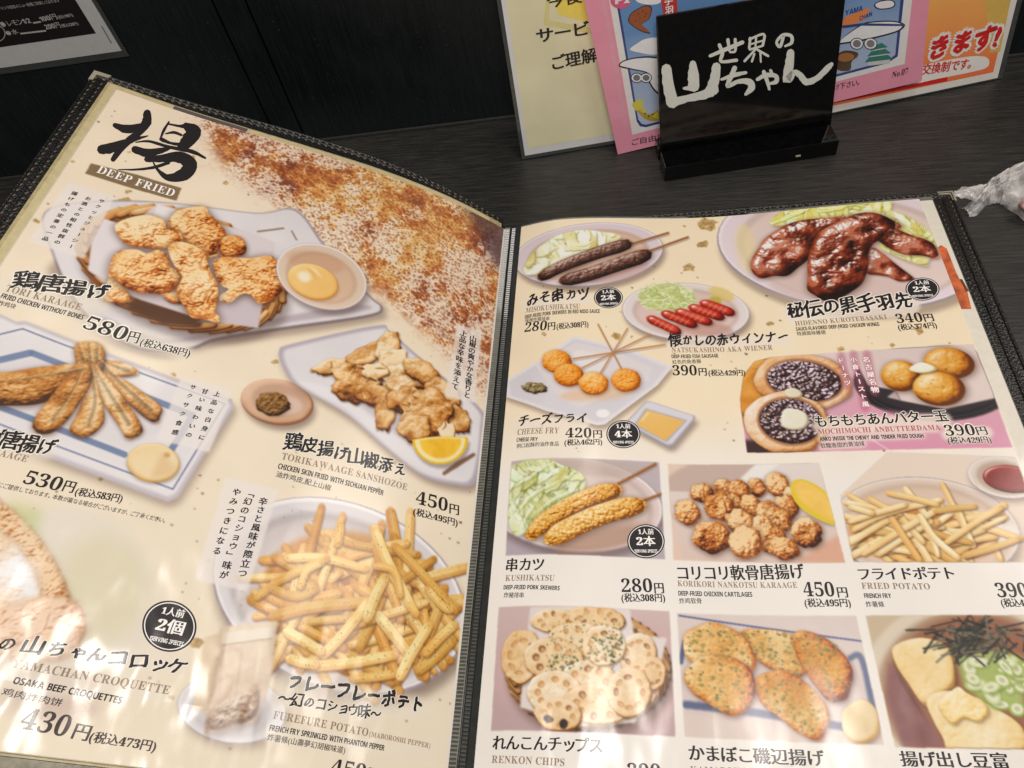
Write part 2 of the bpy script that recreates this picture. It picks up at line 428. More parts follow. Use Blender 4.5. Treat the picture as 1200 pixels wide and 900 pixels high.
def emit_art(art, page_obj, regions):
    """turn the artwork into coloured paper: one mesh for the ground of the page and one per printed photograph"""
    a = art.a; g = 2                                     # two samples per mesh step
    hh, ww = art.H // g, art.W // g
    v = (a[0::2, 0::2] + a[1::2, 0::2] + a[0::2, 1::2] + a[1::2, 1::2]) / 4
    v = np.pad(v, ((0, 1), (0, 1), (0, 0)), mode="edge")       # (hh+1, ww+1)
    lab = np.zeros((hh, ww), int)
    for i, (nm, lb, poly) in enumerate(regions):
        q = art.P(poly) / g; lab[raster(q, 0, 0, ww, hh) > 0.5] = i + 1
    step = g / S
    colu = np.arange(ww) * step
    lab[:, (colu > 203.2) if art.surf.side == 'right' else (colu < PW - 201.2)] = -1
    U = np.arange(ww + 1) * step - (PW if art.surf.side == "left" else 0); V = np.arange(hh + 1) * step
    UU, VV = np.meshgrid(U, V)
    pos = (art.surf.pos(np.stack([UU.ravel(), VV.ravel()], 1), 0.10) * MM).astype(np.float32)
    lc = srgb(np.clip(v, 0, 255)); gy_ = lc.mean(-1, keepdims=True); lc = np.clip(gy_ + (lc - gy_) * 1.10, 0, 1) ** 1.06
    col = np.clip(lc * ALB, 0, 1).reshape(-1, 3).astype(np.float32)
    for i in range(len(regions) + 1):
        ys, xs = np.nonzero(lab == i)
        if len(ys) == 0: continue
        i0 = ys * (ww + 1) + xs
        quad = np.stack([i0, i0 + ww + 1, i0 + ww + 2, i0 + 1], 1)
        used, inv = np.unique(quad.ravel(), return_inverse=True)
        nm, lb = ("printed_ground", None) if i == 0 else regions[i - 1][:2]
        me = bpy.data.meshes.new(nm); nf = len(quad)
        me.vertices.add(len(used)); me.vertices.foreach_set("co", pos[used].ravel())
        me.loops.add(nf * 4); me.loops.foreach_set("vertex_index", inv.astype(np.int32).ravel())
        me.polygons.add(nf); me.polygons.foreach_set("loop_start", np.arange(nf, dtype=np.int32) * 4)
        me.polygons.foreach_set("loop_total", np.full(nf, 4, np.int32)) if hasattr(me.polygons[0], "loop_total") and False else None
        me.update(calc_edges=True)
        me.polygons.foreach_set("use_smooth", np.ones(nf, bool))
        at = me.color_attributes.new("ink", "FLOAT_COLOR", "POINT")
        at.data.foreach_set("color", np.concatenate([col[used], np.ones((len(used), 1), np.float32)], 1).ravel())
        me.materials.append(PRINT)
        o = bpy.data.objects.new(nm, me); COL.objects.link(o); o.parent = page_obj
        if lb: o["label"] = lb
ALB = 0.92

# ------------------------------------------------------------------ lettering
_gc = {}
def glyph(ch, off=0.0):
    k = (ch, off)
    if k not in _gc:
        c = bpy.data.curves.new("t", "FONT"); c.body = ch; c.size = 1; c.resolution_u = 3; c.offset = off
        o = bpy.data.objects.new("t", c); me = o.to_mesh()
        v = np.array([x.co[:2] for x in me.vertices]).reshape(-1, 2); f = [tuple(p.vertices) for p in me.polygons]
        o.to_mesh_clear(); bpy.data.objects.remove(o); bpy.data.curves.remove(c)
        _gc[k] = (v, f)
    return _gc[k]
def serif(t):
    o = ""
    for c in t:
        if "A" <= c <= "Z": o += chr(0x1D400 + ord(c) - 65)
        elif "a" <= c <= "z": o += chr(0x1D41A + ord(c) - 97)
        elif "0" <= c <= "9": o += chr(0x1D7CE + ord(c) - 48)
        else: o += c
    return o
def bold(t):
    o = ""
    for c in t:
        if "A" <= c <= "Z": o += chr(0x1D5D4 + ord(c) - 65)
        elif "0" <= c <= "9": o += chr(0x1D7EC + ord(c) - 48)
        else: o += c
    return o
def cjk(c): return 0x2E80 < ord(c) < 0x1D000 or c in "「」～・●"
def sh(*p): return [(0, 0)] + list(p)
STY = dict(  # shifted copies that thicken the strokes, brush jitter, latin map
    serif=(sh(), 0, serif), thin=(sh(), 0, serif), cond=(sh((.012, 0)), 0, bold), mincho=(sh((.028, 0), (.056, .004)), 0, serif),
    sans=(sh((.02, 0)), 0, bold), bolds=(sh((.03, 0), (0, .03), (.03, .03), (.05, .015)), 0, bold),
    brush=(sh((.03, .012), (.055, .03), (.02, .04), (.075, .012)), 1.15, serif), fat=(sh((.045, 0), (.09, .02), (.02, .05), (.07, .06), (.05, -.03), (.1, -.01)), 1.1, serif),
    kai=(sh((.03, .01)), .4, serif), kaib=(sh((.035, .01), (.06, .025), (.02, .03)), .4, serif),
    fatter=(sh(*[(.05 + r * math.cos(t), .02 + r * math.sin(t)) for r in (.09, .15) for t in np.arange(0, 6.28, .7)]), .8, serif))
def halo_style(st, r):
    k = "halo_%s_%g" % (st, r); b, j, m = STY[st]; mx = max(x for x, y in b) / 2
    STY[k] = ([(mx + (r + mx) * math.cos(t), .015 + (r + .02) * math.sin(t)) for t in np.arange(0, 6.28, .52)] + b[:1], j, m); return k
CELL = {"円": .92}
def layout(text, sty, seed=1, vertical=False):
    """list of (verts, faces, layer) in em units and the total advance"""
    shifts, jit, mp = STY[sty]; rr = random.Random(seed); pen = 0.0; out = []
    t = mp(text)
    for src, ch in zip(text, t):
        if ch == " ": pen += 0.33; continue
        v, f = glyph(ch, 0.0)
        if len(v) == 0: pen += .3; continue
        v = v.copy()
        if cjk(ch):
            adv = 1.0
            if "぀" <= ch <= "ヿ": adv = 0.94
            if ch in "、。ッっャゃュョ": adv = 0.8
            x = v[:, 0]
        elif ch in "(),.・-":
            v[:, 0] -= v[:, 0].min() - 0.05; adv = v[:, 0].max() + 0.07
        else:
            v[:, 0] -= v[:, 0].min() - 0.03; adv = v[:, 0].max() + 0.05
        if vertical and ch in "ー「」～（）":
            c = np.array([0.5, 0.36]); d = v - c; v = np.stack([d[:, 1], -d[:, 0]], 1) + c
        if jit:
            ph = [rr.uniform(0, 6.28) for _ in range(4)]; c = np.array([0.5, 0.35]); d = v - c
            k = 1 + jit * (rr.uniform(-.10, .10) + (-.1 if "぀" <= ch <= "ヿ" else .04)); th = jit * rr.uniform(-.07, .07)
            d = d * k; d = np.stack([d[:, 0] * math.cos(th) - d[:, 1] * math.sin(th), d[:, 0] * math.sin(th) + d[:, 1] * math.cos(th)], 1)
            d[:, 1] += d[:, 0] * 0.13 * jit                      # rising strokes
            d += jit * 0.022 * np.stack([np.sin(d[:, 1] * 9 + ph[0]) + .6 * np.sin(d[:, 1] * 23 + ph[1]), np.sin(d[:, 0] * 9 + ph[2]) + .6 * np.sin(d[:, 0] * 25 + ph[3])], 1)
            v = c + d + [0, jit * rr.uniform(-.03, .03)]
        v[:, 0] += pen
        for i, s_ in enumerate(shifts): out.append((v + np.array(s_), f, i))
        pen += adv
    return out, pen
def put_text(surf, parent, text, a, b, h, sty="serif", ink="black", name="printed_line", halo=None, seed=None, lift=0.0, mat=None):
    """text whose baseline runs from photo measurement a to b, capitals about h units high"""
    q = surf.loc([a, b, (a[0], a[1] - h)]); d = q[1] - q[0]; L = np.linalg.norm(d); ex = d / L
    hm = abs(q[2, 1] - q[0, 1]) * (1 if True else 0)
    has_cjk = any(cjk(c) for c in text); em = hm / (0.86 if has_cjk else 0.72)
    ey = np.array([-ex[1], ex[0]]) if surf.flip > 0 else np.array([ex[1], -ex[0]])
    seed = seed if seed is not None else sum(map(ord, text))
    def build(st, nm, m, base):
        parts, adv = layout(text, st, seed); sx = L / adv; V = []; F = []; n = 0; O = []
        for v, f, lay in parts:
            y = v[:, 1] + (0.12 if has_cjk else 0)
            p = q[0] + np.outer(v[:, 0] * sx, ex) + np.outer(y * em, ey)
            V.append(p); O.append(np.full(len(p), base + lift + lay * 0.003 + (len(V) % 2) * 0.0015)); F += [tuple(i + n for i in t) for t in f]; n += len(p)
        return mesh_obj(nm, surf.pos(np.concatenate(V), np.concatenate(O)), F, m, parent)
    if halo:
        build(halo_style(sty, halo), name + "_outline", INK["halo"], 0.125)
    return build(sty, name, mat or INK[ink], 0.17)
def put_column(surf, parent, text, a, b, em_px, sty="kai", ink="black", name="printed_column", halo=None, lift=0.0):
    """vertical writing: character centres run from a to b"""
    q = surf.loc([a, b, (a[0] + em_px, a[1])]); em = np.linalg.norm(q[2] - q[0]) * 1.12; V, F, O, n = [], [], [], 0
    def run(st, nm, m, base):
        V, F, O, n = [], [], [], 0
        for i, ch in enumerate(text):
            t = i / max(1, len(text) - 1); c = q[0] * (1 - t) + q[1] * t
            parts, _ = layout(ch, st, i + 3, vertical=True)
            for v, f, lay in parts:
                d = (v - [0.5, 0.36]) * em
                p = c + np.stack([d[:, 0], d[:, 1] * surf.flip], 1)
                V.append(p); O.append(np.full(len(p), base + lift + lay * 0.003)); F += [tuple(k + n for k in g) for g in f]; n += len(p)
        return mesh_obj(nm, surf.pos(np.concatenate(V), np.concatenate(O)), F, m, parent)
    if halo:
        run(halo_style(sty, halo), name + "_outline", INK["rose"], 0.125)
    return run(sty, name, INK[ink], 0.17)
def ribbon(pts):
    p = dense([q[:2] for q in pts], 5); w = np.interp(np.linspace(0, len(pts) - 1, len(p)), range(len(pts)), [q[2] for q in pts])
    d = np.gradient(p, axis=0); d /= np.linalg.norm(d, axis=1)[:, None] + 1e-9; nr = np.stack([-d[:, 1], d[:, 0]], 1)
    wob = 1 + 0.08 * np.sin(np.arange(len(p)) * 2.1)
    a = p + nr * (w / 2 * wob)[:, None]; b = p - nr * (w / 2)[:, None]
    cap0 = [p[0] + w[0] / 2 * (math.cos(t) * nr[0] - math.sin(t) * d[0]) for t in (2.4, 1.57, .7)]
    cap1 = [p[-1] + w[-1] / 2 * (math.cos(t) * nr[-1] + math.sin(t) * d[-1]) for t in (.7, 1.57, 2.4)]
    V = list(a) + list(b); n = len(a); F = [(i, i + 1, n + i + 1, n + i) for i in range(n - 1)]
    k = len(V); V += cap0; F.append((0, n, k, k + 1, k + 2)); k = len(V); V += cap1; F.append((n - 1, k, k + 1, k + 2, 2 * n - 1))
    return np.array(V), F
def put_strokes(surf, parent, strokes, mat, name, scale=4.0, org=(0, 0), lift=0.17, close=False):
    V, F, O, n = [], [], [], 0
    for j, st in enumerate(strokes):
        v, f = ribbon([(org[0] + x / scale, org[1] + y / scale, w / scale) for x, y, w in st])
        V.append(surf.loc(v)); O.append(np.full(len(v), lift + j * 0.004)); F += [tuple(i + n for i in t) for t in f]; n += len(v)
    return mesh_obj(name, surf.pos(np.concatenate(V), np.concatenate(O)), F, mat, parent)
def put_poly(surf, parent, p, mat, name, lift=0.1, smooth=False):
    if smooth: p = smooth_loop(p)
    uv = surf.loc(p); return mesh_obj(name, surf.pos(uv, lift), [tuple(range(len(uv)))], mat, parent)
def badge(surf, parent, c, rx, ry, lines, rot=0):
    g = put_poly(surf, parent, ell(c[0], c[1], rx, ry, rot, 40), INK["badge"], "serving_badge", 0.13)
    g["label"] = "black round badge saying " + " ".join(lines)
    ring = ell(0, 0, rx * .93, ry * .93, rot, 40); r2 = ell(0, 0, rx * .89, ry * .89, rot, 40)
    V = np.concatenate([ring, r2]) + c; uv = surf.loc(V)
    mesh_obj("badge_ring", surf.pos(uv, 0.16), [(i, (i + 1) % 40, 40 + (i + 1) % 40, 40 + i) for i in range(40)], INK["white"], parent)
    sl = math.tan(math.radians(BS[0]))
    a, b, d = lines
    def ln(t, dy, half, h, st):
        put_text(surf, parent, t, (c[0] - half - dy * BS[1], c[1] + dy - half * sl), (c[0] + half - dy * BS[1], c[1] + dy + half * sl), h, st, "white", "badge_text", lift=0.01)
    ln(a, -ry * .38, rx * .42, ry * .32, "mincho"); ln(b, ry * .30, rx * .52, ry * .55, "mincho"); ln(d, ry * .66, rx * .62, ry * .18, "cond")
BS = [0, 0]
INK["badge"] = ink_mat("ink_badge", (38, 34, 36))

# ------------------------------------------------------------------ left page artwork
KARA = [(84, 36, 14), (168, 90, 42), (212, 138, 76), (236, 180, 116), (252, 220, 170)]
GOLD = [(120, 70, 25), (190, 120, 50), (228, 165, 85), (246, 205, 130), (255, 235, 190)]
FRY = [(170, 108, 48), (220, 166, 92), (244, 206, 132), (252, 226, 160), (255, 242, 204)]
FISH = [(76, 48, 26), (138, 88, 44), (188, 130, 70), (216, 164, 102), (240, 206, 158)]
SKIN = [(84, 44, 18), (156, 100, 50), (204, 150, 88), (228, 184, 126), (248, 220, 176)]
MAYO = [(205, 165, 100), (232, 205, 155), (244, 226, 188), (250, 238, 212), (255, 250, 238)]
PEPPER = [(110, 85, 50), (60, 45, 30), (140, 100, 60)]
def gold_flecks(A, pts, seed=3):
    rr = random.Random(seed)
    for x, y, z in pts:
        p = [(x + z * rr.uniform(.5, 1.2) * math.cos(t), y + z * rr.uniform(.25, .8) * math.sin(t)) for t in np.arange(0, 6.28, .6)]
        A.fill(p, (196, 166, 116), 0.6, .95, tex="fine", amp=55, seed=rr.randrange(99))
def specks(A, x0, y0, x1, y1, n, seed):
    rr = random.Random(seed)
    for _ in range(n):
        x, y, z = rr.uniform(x0, x1), rr.uniform(y0, y1), rr.uniform(.5, 1.5) * rr.choice((1, 1, 1.6))
        A.fill([(x - z, y - z * .6), (x + z, y - z * .3), (x + z * .6, y + z * .8), (x - z * .5, y + z * .6)], rr.choice([(120, 95, 75), (150, 125, 90), (90, 72, 62)]), .5, .8)
def fries(A, n, sample, ang, ln, wd, cols, seed, pep=0.0, sh=.5):
    rr = random.Random(seed)
    for i in range(n):
        x, y = sample(rr, i / n); a = math.radians(rr.choice(ang) + rr.uniform(-14, 14)); L = rr.uniform(*ln) / 2; w_ = rr.uniform(*wd); bend = rr.uniform(-.04, .04) * L
        dx, dy = math.cos(a) * L, math.sin(a) * L
        fry(A, [(x - dx, y - dy), (x - dy / L * bend, y + dx / L * bend), (x + dx, y + dy)], w_, cols, rr.randrange(999), pep, sh)
def fry(A, p, w_, cols=FRY, seed=1, pep=0.0, sh=.5):
    q = dense(p, 4); o = band(q, np.interp(np.linspace(0, 1, len(q)), [0, .12, .88, 1], [w_ * .8, w_, w_ * .95, w_ * .78]))
    rr = random.Random(seed); k = rr.choice((1.0, 1.02, .97, .98, .9, .84)); w2 = rr.uniform(0, 1)
    cc = [(min(255, a * (k * .6 + .4)), min(255, b * k), min(255, c * k * k)) for a, b, c in cols]
    A.lump(o, cc, rnd=.10, kind="crumb", amp=.14, seed=seed, sh=sh + .1, smooth=False, var=.26, con=.72, up=.13)
    d = q[-1] - q[0]; nrm = np.array([-d[1], d[0]]) / (np.hypot(*d) + 1e-6)
    if nrm[1] < 0: nrm = -nrm
    # darker side face along the lower edge, browned tips
    A.fill(band(q + nrm * w_ * .30, w_ * .34), cc[1], 1.2, .42); A.fill(band(q[:-1] - nrm * w_ * .05, w_ * .12), cc[4], 1.2, .45)
    A.fill(ell(q[0][0], q[0][1], w_ * .4, w_ * .4), cc[1], 2, .5 * w2); A.fill(ell(q[-1][0], q[-1][1], w_ * .4, w_ * .4), cc[1], 2, .5)
    if pep:
        for _ in range(int(pep * len(q))):
            t = rr.random(); c = q[0] * (1 - t) + q[-1] * t + nrm * rr.uniform(-.4, .4) * w_; z = rr.uniform(.3, .8)
            A.fill([c + [-z, 0], c + [0, -z], c + [z, 0], c + [0, z]], rr.choice(PEPPER), .4, .75)
def wicker(A, cx, cy, rx, ry, rot, w_, n, cols, seed=1, a0=0, a1=360):
    A.fill(ell(cx, cy, rx + w_ * .5, ry + w_ * .4, rot, 64), (150, 100, 58), 1)
    rr = random.Random(seed)
    for i in range(n):
        t = a0 + (a1 - a0) * i / n; p = ell(cx, cy, rx, ry, rot, 3, t - 360 / n * 1.3, t + 360 / n * 1.3)
        c = p.mean(0); out = (p[1] - [cx, cy]); out = out / np.hypot(*out)
        q = [p[0] - out * w_ * .42, p[1], p[2] + out * w_ * .42]
        A.lump(band(dense(q, 3), w_ * rr.uniform(.55, .8)), cols, rnd=.3, kind="smooth", amp=.3, seed=i + seed, sh=.4, smooth=False)

def paint_left(A):
    W = PW * S; H = PH * S
    yy = np.linspace(0, 1, H)[:, None, None]; 
    A.a[:] = np.array([251, 236, 214]) * (1 - yy) + np.array([245, 235, 215]) * yy
    A.a += (A.nz("big", 0, 0, W, H)[..., None] - .5) * 10
    # --- hot oil photograph, fading into the paper
    reg = [(232, 96), (330, 150), (470, 205), (610, 268), (600, 460), (560, 470), (520, 420), (440, 345), (380, 320), (330, 250), (262, 205), (225, 150)]
    q = A.P(reg); x0, y0, x1, y1 = A.bb(q, 90)
    mk = blur(raster(q, x0, y0, x1, y1), 42)
    nb = A.nz("big", x0, y0, x1, y1, 5); nm = A.nz("med", x0, y0, x1, y1, 9); nf = A.nz("fine", x0, y0, x1, y1, 2); cr = A.nz("crust", x0, y0, x1, y1, 4)
    wb = W_M[np.ix_(np.arange(y0, y1) % NN, np.arange(x0, x1) % NN)]
    edge = np.clip((mk + (nm - .5) * .7 + (wb - .4) * .35 - .34) * 1.9, 0, 1)
    pal = np.array([(138, 82, 62), (184, 114, 72), (214, 150, 94), (232, 186, 122), (242, 214, 168)], float)
    vv = np.clip(.56 + (nb - .5) * 1.6 + (nm - .5) * 1.2 + (nf - .5) * .5, 0, 1)
    c = np.stack([np.interp(vv, np.linspace(0, 1, 5), pal[:, i]) for i in range(3)], -1)
    wl = W_M[np.ix_(np.arange(y0, y1) % NN, np.arange(x0, x1) % NN)]; ws = W_S[np.ix_(np.arange(y0, y1) % NN, np.arange(x0, x1) % NN)]
    foam = np.clip(((A.nz("big", x0, y0, x1, y1, 44) - .5) * 3.4 + (nm - .5) * 1.4 + (.45 - wl) * .9 + (.4 - ws) * .9 + .20) * 1.8 + .5, 0, 1)
    c = c * (1 - foam[..., None] * .85) + np.array([246, 232, 216]) * foam[..., None] * .85
    hole = np.clip((ws - .62) * 5, 0, 1) * .5
    c = c * (1 - hole[..., None]) + np.array([140, 76, 48]) * hole[..., None]
    froth = np.clip(1.25 - np.abs(mk - .42) * 2.6 + (nm - .5), 0, 1) * .72
    c = c * (1 - froth[..., None]) + np.array([248, 230, 212]) * froth[..., None]
    corner = blur(raster(A.P([(540, 235), (600, 262), (600, 330), (575, 300)]), x0, y0, x1, y1), 22) * .75
    c = c * (1 - corner[..., None]) + np.array([84, 62, 66]) * corner[..., None] + (nf[..., None] - .5) * 30
    A.blend(x0, y0, x1, y1, edge, np.clip(c, 0, 255))
    gold_flecks(A, [(226, 185, 4), (146, 235, 7), (265, 215, 4), (44, 260, 5), (323, 425, 5), (203, 439, 3), (118, 562, 4), (152, 179, 3), (231, 755, 9), (201, 818, 5), (205, 440, 3), (150, 225, 5), (270, 470, 3), (85, 190, 3)])
    specks(A, 20, 110, 560, 880, 170, 4)
    # --- fried chicken in a basket on a pale tray
    A.fill([(52, 250), (110, 236), (200, 238), (300, 250), (347, 246), (382, 288), (432, 345), (449, 362), (430, 373), (330, 388), (255, 400), (225, 411), (185, 414), (150, 406), (112, 384), (82, 345), (62, 300)], (176, 164, 170), 2, smooth=True)
    A.shadow([(62, 300), (112, 384), (185, 414), (255, 400), (430, 373), (449, 362), (432, 345), (300, 300)], 3, 6, 9, .4, smooth=True)
    A.fill([(54, 250), (110, 238), (200, 239), (300, 251), (346, 248), (380, 290), (430, 346), (446, 361), (428, 370), (330, 384), (255, 396), (225, 407), (185, 410), (152, 402), (114, 381), (84, 343), (64, 298)], (234, 230, 232), 2, tex="big", amp=10, smooth=True)
    A.fill([(120, 372), (190, 398), (255, 388), (330, 372), (415, 358), (430, 364), (330, 380), (255, 394), (190, 405), (140, 395)], (170, 155, 165), 4, .55, smooth=True)
    A.line([(302, 272), (318, 270), (333, 268)], 2.4, (150, 130, 105), 1, .8)
    A.line([(342, 271), (348, 282)], 2, (150, 130, 105), 1, .8)
    A.shadow(ell(213, 322, 127, 66, 17), 4, 8, 10, .45)
    wicker(A, 213, 316, 121, 63, 17, 11, 34, [(96, 54, 22), (170, 112, 62), (214, 160, 100), (238, 196, 140), (252, 226, 184)], 4)
    A.fill(ell(213, 317, 112, 55, 17), (148, 100, 62), 2, tex="fine", amp=40)
    A.fill([(160, 348), (240, 374), (235, 384), (190, 380), (150, 362)], (96, 62, 40), 3)
    A.fill([(122, 257), (150, 266), (185, 240), (206, 246), (252, 262), (300, 275), (323, 285), (307, 360), (303, 385), (240, 376), (165, 352), (125, 335), (104, 317), (108, 285)], (232, 224, 226), 1.5, 1, (218, 208, 212))
    A.fill([(122, 257), (150, 266), (128, 330), (104, 317), (108, 285)], (240, 234, 236), 2, .9)
    A.fill([(185, 240), (206, 246), (196, 262), (176, 262)], (244, 240, 240), 1.5)
    A.fill([(230, 378), (303, 384), (307, 358), (322, 290), (300, 330), (262, 362)], (206, 196, 202), 3, .5)
    c5 = lambda L: [(x / 4, y / 4 + 225) for x, y in L]
    pieces = [[(790, 140), (830, 95), (880, 75), (960, 70), (985, 110), (1030, 150), (1055, 180), (1060, 215), (1035, 260), (1020, 300), (985, 312), (940, 290), (900, 270), (870, 240), (850, 200), (800, 190)],
        [(540, 160), (600, 125), (700, 110), (770, 135), (785, 175), (840, 190), (860, 225), (830, 250), (780, 265), (730, 270), (690, 265), (640, 260), (590, 245), (555, 205)],
        [(1040, 225), (1075, 205), (1130, 215), (1155, 255), (1145, 295), (1090, 305), (1040, 310), (1035, 270)],
        [(1000, 330), (1060, 305), (1130, 310), (1200, 310), (1260, 300), (1310, 330), (1335, 380), (1345, 440), (1300, 490), (1250, 520), (1215, 525), (1180, 490), (1140, 480), (1080, 520), (1040, 515), (1030, 490), (1070, 460), (1040, 440), (1010, 390)],
        [(500, 430), (520, 395), (560, 430), (600, 470), (605, 510), (560, 525), (500, 515), (475, 500)],
        [(535, 300), (590, 275), (640, 270), (690, 290), (740, 275), (790, 300), (800, 350), (845, 375), (850, 410), (825, 455), (780, 480), (720, 480), (660, 475), (600, 455), (540, 410), (510, 390)],
        [(770, 490), (830, 470), (880, 480), (885, 510), (850, 525), (800, 520)],
        [(790, 255), (840, 235), (900, 250), (965, 285), (975, 330), (990, 380), (1020, 430), (1025, 500), (1010, 560), (1030, 590), (1020, 615), (960, 600), (900, 590), (870, 545), (840, 500), (830, 460), (855, 400), (820, 350), (800, 310)]]
    rr = random.Random(12)
    for k_, pc in enumerate(pieces):
        p = np.array(c5(pc)); A.lump(p, KARA, rnd=.30, kind="kara", amp=2.2, rough=.03, seed=k_ * 13 + 2, sh=.85, var=.30, gloss=.15, spk=.3, con=1.1, up=-.12)
        lo_, hi_ = p.min(0), p.max(0)
        for _ in range(int(1 + (hi_ - lo_).prod() / 900)):     # folds of batter
            x, y = rr.uniform(lo_[0] + 6, hi_[0] - 6), rr.uniform(lo_[1] + 5, hi_[1] - 5); a = rr.uniform(0, 6.28); L = rr.uniform(6, 13)
            g = [(x, y), (x + L * .5 * math.cos(a + .5), y + L * .5 * math.sin(a + .5)), (x + L * math.cos(a), y + L * math.sin(a))]
            if inside(p, x, y) and inside(p, *g[2]): A.line(g, [1, 3.5, 1], (150, 70, 26), 2.5, .42); A.line([(u - 1, v - 2.4) for u, v in g], [1, 2.5, 1], (250, 206, 140), 2, .45)
    A.dish(377, 325, 55, 37, 20, (226, 206, 188), (220, 190, 166), .72)
    A.fill(ell(370, 308, 34, 12, 12), (200, 150, 116), 6, .35)
    A.lump(ell(367, 331, 31, 20, 20), [(214, 160, 90), (240, 196, 124), (248, 212, 146), (252, 226, 170), (255, 244, 214)], rnd=.1, kind="smooth", amp=.1, sh=.25)
    A.fill(ell(357, 325, 8, 6, 20), (255, 250, 232), 4, .85); A.line([(361, 315), (367, 321), (372, 330)], [1, 3, 1], (234, 186, 112), 2, .7); A.line([(363, 313), (370, 318), (378, 326)], [1, 3, 1], (255, 238, 196), 2, .8)
    A.line([(404, 286), (410, 296)], 2, (255, 244, 214), 1)
    # --- small fried fish on an oblong plate with blue bands
    A.shadow([(-20, 372), (18, 379), (30, 376), (272, 470), (275, 478), (208, 585), (196, 590), (-30, 505)], 3, 6, 9, .42)
    A.fill([(-40, 350), (20, 378), (30, 377), (272, 469), (275, 477), (209, 584), (197, 589), (-40, 500)], (206, 200, 208), 2)
    A.fill([(-40, 354), (22, 382), (30, 381), (268, 472), (270, 477), (206, 579), (197, 583), (-40, 494)], (240, 237, 238), 3)
    A.pline([(-30, 400), (27, 386), (264, 474), (203, 574), (-30, 486)], 1.6, (92, 104, 150), .7, .9)
    A.fill([(-30, 402), (28, 390), (256, 476), (199, 568), (-30, 480)], (236, 233, 235), 3, .8)
    A.line([(-30, 430), (37, 414)], 8, (112, 130, 166), 1.2, .85); A.line([(37, 414), (228, 488)], 7.5, (112, 130, 166), 1.2, .85)
    A.line([(226, 488), (196, 536)], 8, (112, 130, 166), 1.2, .85); A.line([(148, 534), (60, 500), (-20, 470)], 7.5, (112, 130, 166), 1.2, .85)
    A.fill([(-10, 428), (40, 420), (215, 490), (150, 528), (-10, 468)], (228, 222, 226), 4, .5)
    for p, sd in [([(-30, 440), (10, 437), (40, 432), (85, 427), (112, 430), (96, 446), (60, 470), (20, 476), (-30, 470)], 3), ([(118, 424), (140, 424), (160, 433), (160, 440), (138, 442), (118, 438)], 8),
                  ([(104, 412), (128, 438), (150, 448), (186, 474), (190, 486), (178, 495), (156, 478), (128, 452), (106, 432)], 5), ([(88, 405), (118, 404), (124, 428), (112, 444), (96, 440)], 9),
                  ([(106, 424), (124, 440), (164, 494), (164, 510), (150, 515), (140, 500), (118, 468), (104, 440)], 11), ([(104, 430), (120, 470), (120, 500), (98, 513), (82, 505), (90, 488), (100, 460)], 14),
                  ([(98, 420), (108, 445), (88, 482), (62, 508), (42, 506), (40, 494), (64, 460)], 17)]:
        A.lump(p, FISH, rnd=.24, kind="kara", amp=1.0, seed=sd, rough=.04, sh=.7, var=.4, spk=.4, up=-.08)
    for p in [[(98, 430), (84, 462), (62, 494)], [(106, 432), (112, 470), (104, 500)], [(110, 430), (128, 460), (152, 498)], [(112, 420), (140, 448), (178, 482)], [(92, 404), (98, 425)], [(104, 402), (106, 425)], [(114, 404), (114, 424)], [(130, 428), (152, 436)], [(0, 448), (60, 440), (100, 432)]]:
        A.line(p, [1.2, 3.5, 5], (92, 82, 66), 2, .45); A.line([(x + 3, y - 2) for x, y in p], 1.4, (248, 214, 160), 1, .6)
    A.lump(ell(180, 543, 31, 23, 6), MAYO, rnd=.12, kind="smooth", amp=.12, sh=.45); A.fill([(176, 560), (190, 530), (208, 548), (200, 560)], (226, 190, 140), 6, .6); A.fill(ell(196, 534, 4, 3), (206, 160, 104), 2, .8)
    # --- pepper dish
    A.shadow(ell(325, 473, 43, 27, 10), 3, 5, 7, .5)
    A.lump(ell(325, 472, 43, 27, 10), [(150, 110, 84), (206, 166, 138), (226, 192, 166), (238, 208, 184), (250, 232, 214)], rnd=.1, kind="smooth", amp=.1, sh=0)
    A.fill(ell(328, 470, 33, 19, 10), (206, 172, 150), 4); A.fill(ell(336, 475, 20, 11, 10), (232, 208, 192), 5, .8)
    A.lump(ell(320, 474, 20, 14, 5), [(50, 30, 14), (96, 64, 32), (130, 92, 50), (160, 120, 72), (190, 150, 100)], rnd=.2, kind="fine", amp=1.4, rough=.12, sh=.3)
    # --- fried chicken skin with lemon
    tr = [(327, 412), (345, 403), (442, 382), (458, 390), (500, 426), (562, 478), (568, 505), (558, 564), (534, 569), (495, 558), (455, 528), (407, 487), (350, 453), (334, 434)]
    A.shadow(tr, 3, 7, 9, .45, smooth=True); A.fill(tr, (190, 182, 194), 2, smooth=True)
    c = np.mean(tr, 0); A.fill([tuple(c + (np.array(p) - c) * .955) for p in tr], (237, 234, 237), 4, tex="big", amp=12, smooth=True)
    A.fill([(350, 448), (407, 480), (455, 520), (495, 548), (530, 560), (505, 540), (455, 505), (400, 462)], (244, 242, 246), 4, .8, smooth=True)
    A.fill([(400, 455), (440, 490), (500, 540), (530, 500), (470, 460)], (206, 196, 202), 6, .7)
    rr = random.Random(5)
